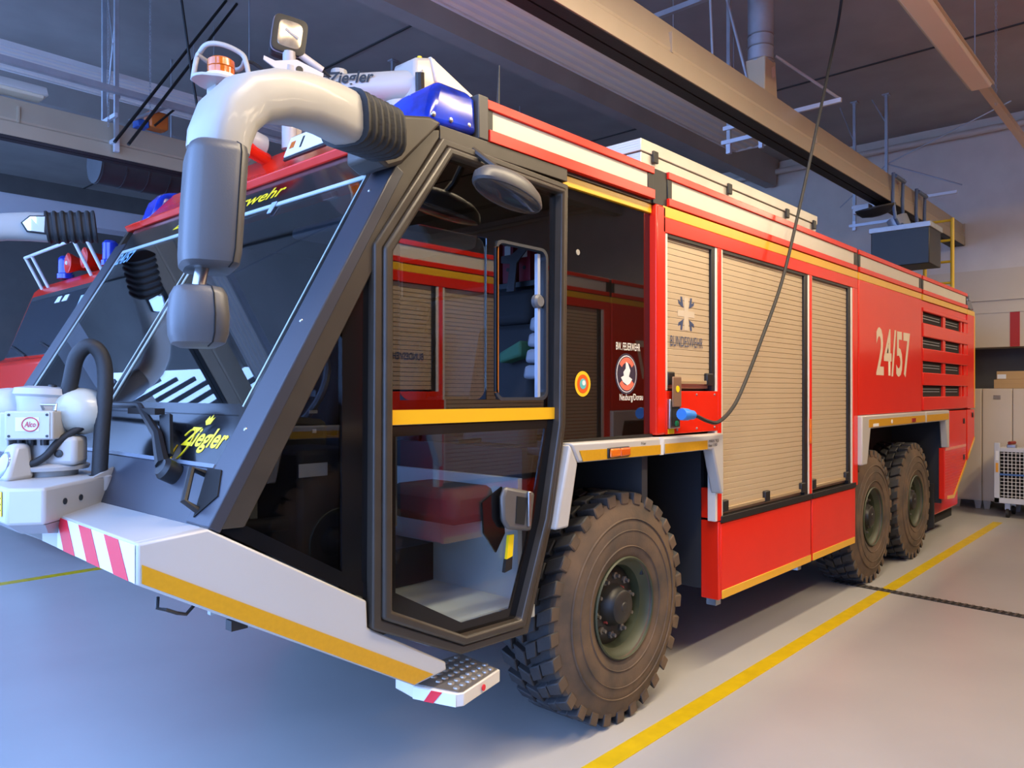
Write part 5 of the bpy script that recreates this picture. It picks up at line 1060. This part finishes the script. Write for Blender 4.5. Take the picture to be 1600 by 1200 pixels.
w2 = copy_wheel(wh, (7.98, 0.03, 0.655), 0, 0.4); w3 = copy_wheel(wh, (9.458, 0.03, 0.655), 0, 0.9)
for x in (3.649, 7.98, 9.458): copy_wheel(wh, (x, 2.97, 0.655), PI, 0.3)

# ---------------------------------------------------------------- loose things in the cab
for i, y_ in enumerate((0.455, 0.585, 0.70)):
    b_ = thing('binder', ('dark red binder on the cab rack, half behind a grey strap', 'dark red binder at the open end of the cab rack', 'dark red binder deep in the cab rack')[i], 'binder', (3.35, y_, 2.52), 'red binders in the cab rack')
    MB().box(3.305, 3.413, y_, y_ + 0.085, 2.521, 2.77).build('cover', mat('dark_red_binder', (0.22, 0.012, 0.03), 0.5), b_, 0.004)
    MB().box(3.302, 3.306, y_ + 0.02, y_ + 0.065, 2.66, 2.74).build('spine_label', PAPER, b_)
    MB().lathe((3.305, y_ + 0.042, 2.60), (-1, 0, 0), [(0, 0.012), (0.002, 0.012)], 10).build('finger_hole', HUBM, b_)
tag(MB().loops([(3.08, 0.33, 2.075), (3.2, 0.33, 2.075), (3.2, 0.49, 2.04), (3.08, 0.49, 2.04)], [(3.08, 0.33, 2.165), (3.2, 0.33, 2.165), (3.2, 0.49, 2.10), (3.08, 0.49, 2.10)]).build('green_pouch', mat('green_canvas', (0.06, 0.20, 0.12), 0.8), bevel=0.015), 'dull green canvas pouch behind the open cab window', 'pouch')
tag(MB().plate([(3.25, 0.58, 2.46), (3.25, 0.52, 2.46), (3.25, 0.50, 2.62), (3.25, 0.43, 2.68), (3.25, 0.43, 2.73), (3.25, 0.54, 2.67), (3.25, 0.62, 2.67), (3.25, 0.62, 2.63), (3.25, 0.55, 2.62)], (-1, 0, 0), 0.01).build('webbing_strap', mat('grey_webbing', (0.08, 0.085, 0.10), 0.8)), 'grey webbing strap hanging in front of the red binders', 'strap')

# ---------------------------------------------------------------- the twin truck in the next bay (mirrored in the cab glass)
TB = thing('fire_truck', 'twin red fire truck across the aisle, seen mirrored in the cab glass', 'fire truck', (6.5, -4.2, 0), 'identical fire trucks in parallel bays')
TB.scale = (1, -1, 1)
def put(o, par):
    c = o.copy(); COL.objects.link(c); c.parent = par
    if par is TB: c.matrix_parent_inverse = Matrix.Translation(-Vector((6.5, 1.5, 0)))
    return c
dmap = {}
for o in TWIN:
    if o.parent is T: dmap[o.name] = put(o, TB)
for o in TWIN:
    if o.parent is not T: put(o, dmap[o.parent.name])
for x0, x1, z0, z1 in SH:
    m_ = MB(); n_ = round((z1 - z0) / 0.0385); p_ = (z1 - z0) / n_
    for i in range(n_): m_.box(x0, x1, 0.022, 0.04, z0 + i * p_, z0 + (i + 1) * p_ - 0.005)
    o = m_.build('roller_shutter', ALU); o.parent = TB; o.matrix_parent_inverse = Matrix.Translation(-Vector((6.5, 1.5, 0)))
for x in (3.649, 7.98, 9.458):
    c = wh.copy(); COL.objects.link(c); c.parent = TB; c.matrix_parent_inverse = Matrix.Translation(-Vector((6.5, 1.5, 0))); c.location = (x, 0.03, 0.655)
    for ch_ in wh.children:
        if ch_.name.split('.')[0] in ('rim', 'hub', 'tread_blocks', 'wheel_disc'):
            k = ch_.copy(); COL.objects.link(k); k.parent = c
tB = [MB().box(2.1, 12.15, 0.1, 2.95, 2.9, 3.16).build('roof_shell', RED), MB().box(1.9, 3.9, 0.1, 2.95, 0.8, 3.0).build('cab_shell', INT), MB().box(4.74, 7.33, 0.05, 2.9, 0.5, 1.6).build('locker_body', RED), MB().box(10.56, 12.15, -0.004, 2.9, 0.55, 1.64).build('rear_lower_panel', RED)]
for o in tB: o.parent = TB; o.matrix_parent_inverse = Matrix.Translation(-Vector((6.5, 1.5, 0)))
# its lettering is built the right way round on the side that faces the aisle
def ttext(s, m, x1, z, w_, h_, y=-2.72):
    o = text('lettering', s, m, None, (x1, y, z), (-1, 0, 0), (0, 0, 1), w_, h_, bold=0.012, off=0.003); o.parent = TB
    o.matrix_parent_inverse = (Matrix.Translation((6.5, -4.2, 0)) @ Matrix.Diagonal((1, -1, 1, 1))).inverted()
ttext('BUNDESWEHR', TXTN, 4.517, 2.165, 0.405, 0.065)
ttext('24/57', TXTC, 9.085, 2.04, 1.14, 0.485, y=-2.694)

# ------------------------------------------------------------------ the smaller fire engine further along
F = thing('fire_engine', 'smaller red fire engine with roof rail and red horns beyond the front monitor', 'fire engine', (6.0, 8.1, 0))
X0 = 2.95; YA, YB = 6.85, 9.35
MB().py([(X0 - 0.25, 0.55), (X0 - 0.25, 1.2), (X0 - 0.16, 2.26), (X0 - 0.02, 2.30), (X0 + 0.32, 3.22), (X0 + 0.44, 3.34), (5.6, 3.36), (5.6, 0.55)], YA + 0.02, YB - 0.02).build('cab_body', RED, F, 0.05)
MB().box(5.62, 10.5, YA, YB, 0.6, 3.36).build('equipment_body', RED, F, 0.02)
def FP(y, s, o=0.0):
    d = Vector((0.34, 0, 0.92)).normalized(); n = Vector((-0.92, 0, 0.34)).normalized()
    return Vector((X0 - 0.02, y, 2.30)) + d * s + n * o
fw = MB().plate([FP(YA + 0.12, 0.03, 0.003), FP(YB - 0.12, 0.03, 0.003), FP(YB - 0.16, 0.84, 0.003), FP(YA + 0.16, 0.84, 0.003)], Vector((-0.92, 0, 0.34)), 0.01).build('windscreen', mat('second_windscreen', (0.03, 0.035, 0.045), 0.05, spec=0.8, coat=0.5), F, 0.02)
MB().plate([FP(YA + 0.10, 0.0, 0.001), FP(YB - 0.10, 0.0, 0.001), FP(YB - 0.12, 0.90, 0.001), FP(YA + 0.12, 0.90, 0.001)], Vector((-0.92, 0, 0.34)), 0.006).build('windscreen_seal', RUB, F)
for k in (0.35, 0.62): MB().plate([FP(YA + 0.95 * k + 0.5, 0.72, 0.016), FP(YA + 0.95 * k + 0.68, 0.72, 0.016), FP(YA + 0.95 * k + 0.62, 0.80, 0.016), FP(YA + 0.95 * k + 0.48, 0.80, 0.016)], Vector((-0.92, 0, 0.34)), 0.003).build('windscreen_sticker', PAPER, F)
MB().plate([FP(YA + 0.18, 0.58, 0.016), FP(YA + 0.36, 0.58, 0.016), FP(YA + 0.36, 0.74, 0.016), FP(YA + 0.18, 0.74, 0.016)], Vector((-0.92, 0, 0.34)), 0.003).build('windscreen_sticker', mat('pale_blue_sticker', (0.45, 0.58, 0.66), 0.5), F)
for ya in (YA + 0.35, YA + 1.5): MB().tube([FP(ya, 0.02, 0.03), FP(ya + 0.75, 0.18, 0.03)], 0.012, 6).build('wiper', BLK, F)
for k in range(2):
    hr = MB().lathe((X0 + 0.34, YA + 0.55 + k * 0.55, 3.47), (-1, 0, 0.02), [(-0.35, 0.055), (-0.1, 0.075), (0.0, 0.12), (0.03, 0.125), (0.035, 0.11), (0.0, 0.03)], 18).build('air_horn', RED, F, smooth=True)
    MB().lathe((X0 + 0.30, YA + 0.55 + k * 0.55, 3.47), (-1, 0, 0.02), [(0, 0.025), (0.012, 0.02)], 12).build('horn_centre', PAPER, hr)
for y_ in (YA + 0.12, YA + 1.62):
    MB().lathe((X0 + 0.45, y_, 3.34), (0, 0, 1), [(0, 0.10), (0.06, 0.10), (0.07, 0.085), (0.26, 0.085), (0.29, 0.06)], 18).build('blue_beacon', mat('bright_blue_lens', (0.01, 0.04, 0.45), 0.15, coat=0.5), F, smooth=True)
WT = mat('white_tube', (0.70, 0.72, 0.74), 0.4)
rr = MB().tube([(X0 + 0.15, YA + 0.42, 3.64), (X0 + 0.15, YB - 0.3, 3.64)], 0.02, 8).build('roof_rail', WT, F)
for y_ in (YA + 0.06, YA + 0.42, YB - 0.55, YB - 0.3): MB().cyl((X0 + 0.35, y_, 3.25), (X0 + 0.15, y_, 3.65), 0.02, 8).build('rail_post', WT, rr)
for x_ in (3.4, 8.6):
    for y_ in (YA + 0.15, YB - 0.15):
        fwl = MB().lathe((x_ + 0.2, y_, 0.52), (0, 1, 0), [(-0.15, 0.30), (-0.15, 0.48), (-0.12, 0.52), (0.12, 0.52), (0.15, 0.48), (0.15, 0.30)], 28).build('wheel', TREAD, F, smooth=True)
        MB().lathe((x_ + 0.2, y_, 0.52), (0, 1, 0), [(-0.13, 0.30), (-0.1, 0.12), (0.1, 0.12), (0.13, 0.30)], 20).build('rim', STEEL, fwl, smooth=True)
MB().box(X0 - 0.32, X0 - 0.2, YA, YB, 0.45, 0.85).build('bumper', WHITE, F, 0.03)
for y_ in (YA + 0.35, YB - 0.35): MB().box(X0 - 0.335, X0 - 0.31, y_ - 0.18, y_ + 0.18, 0.6, 0.75).build('headlamp', PAPER, F, 0.01)
MB().box(X0 - 0.262, X0 - 0.24, YA + 0.4, YB - 0.4, 0.95, 1.25).build('grille', BLK, F)
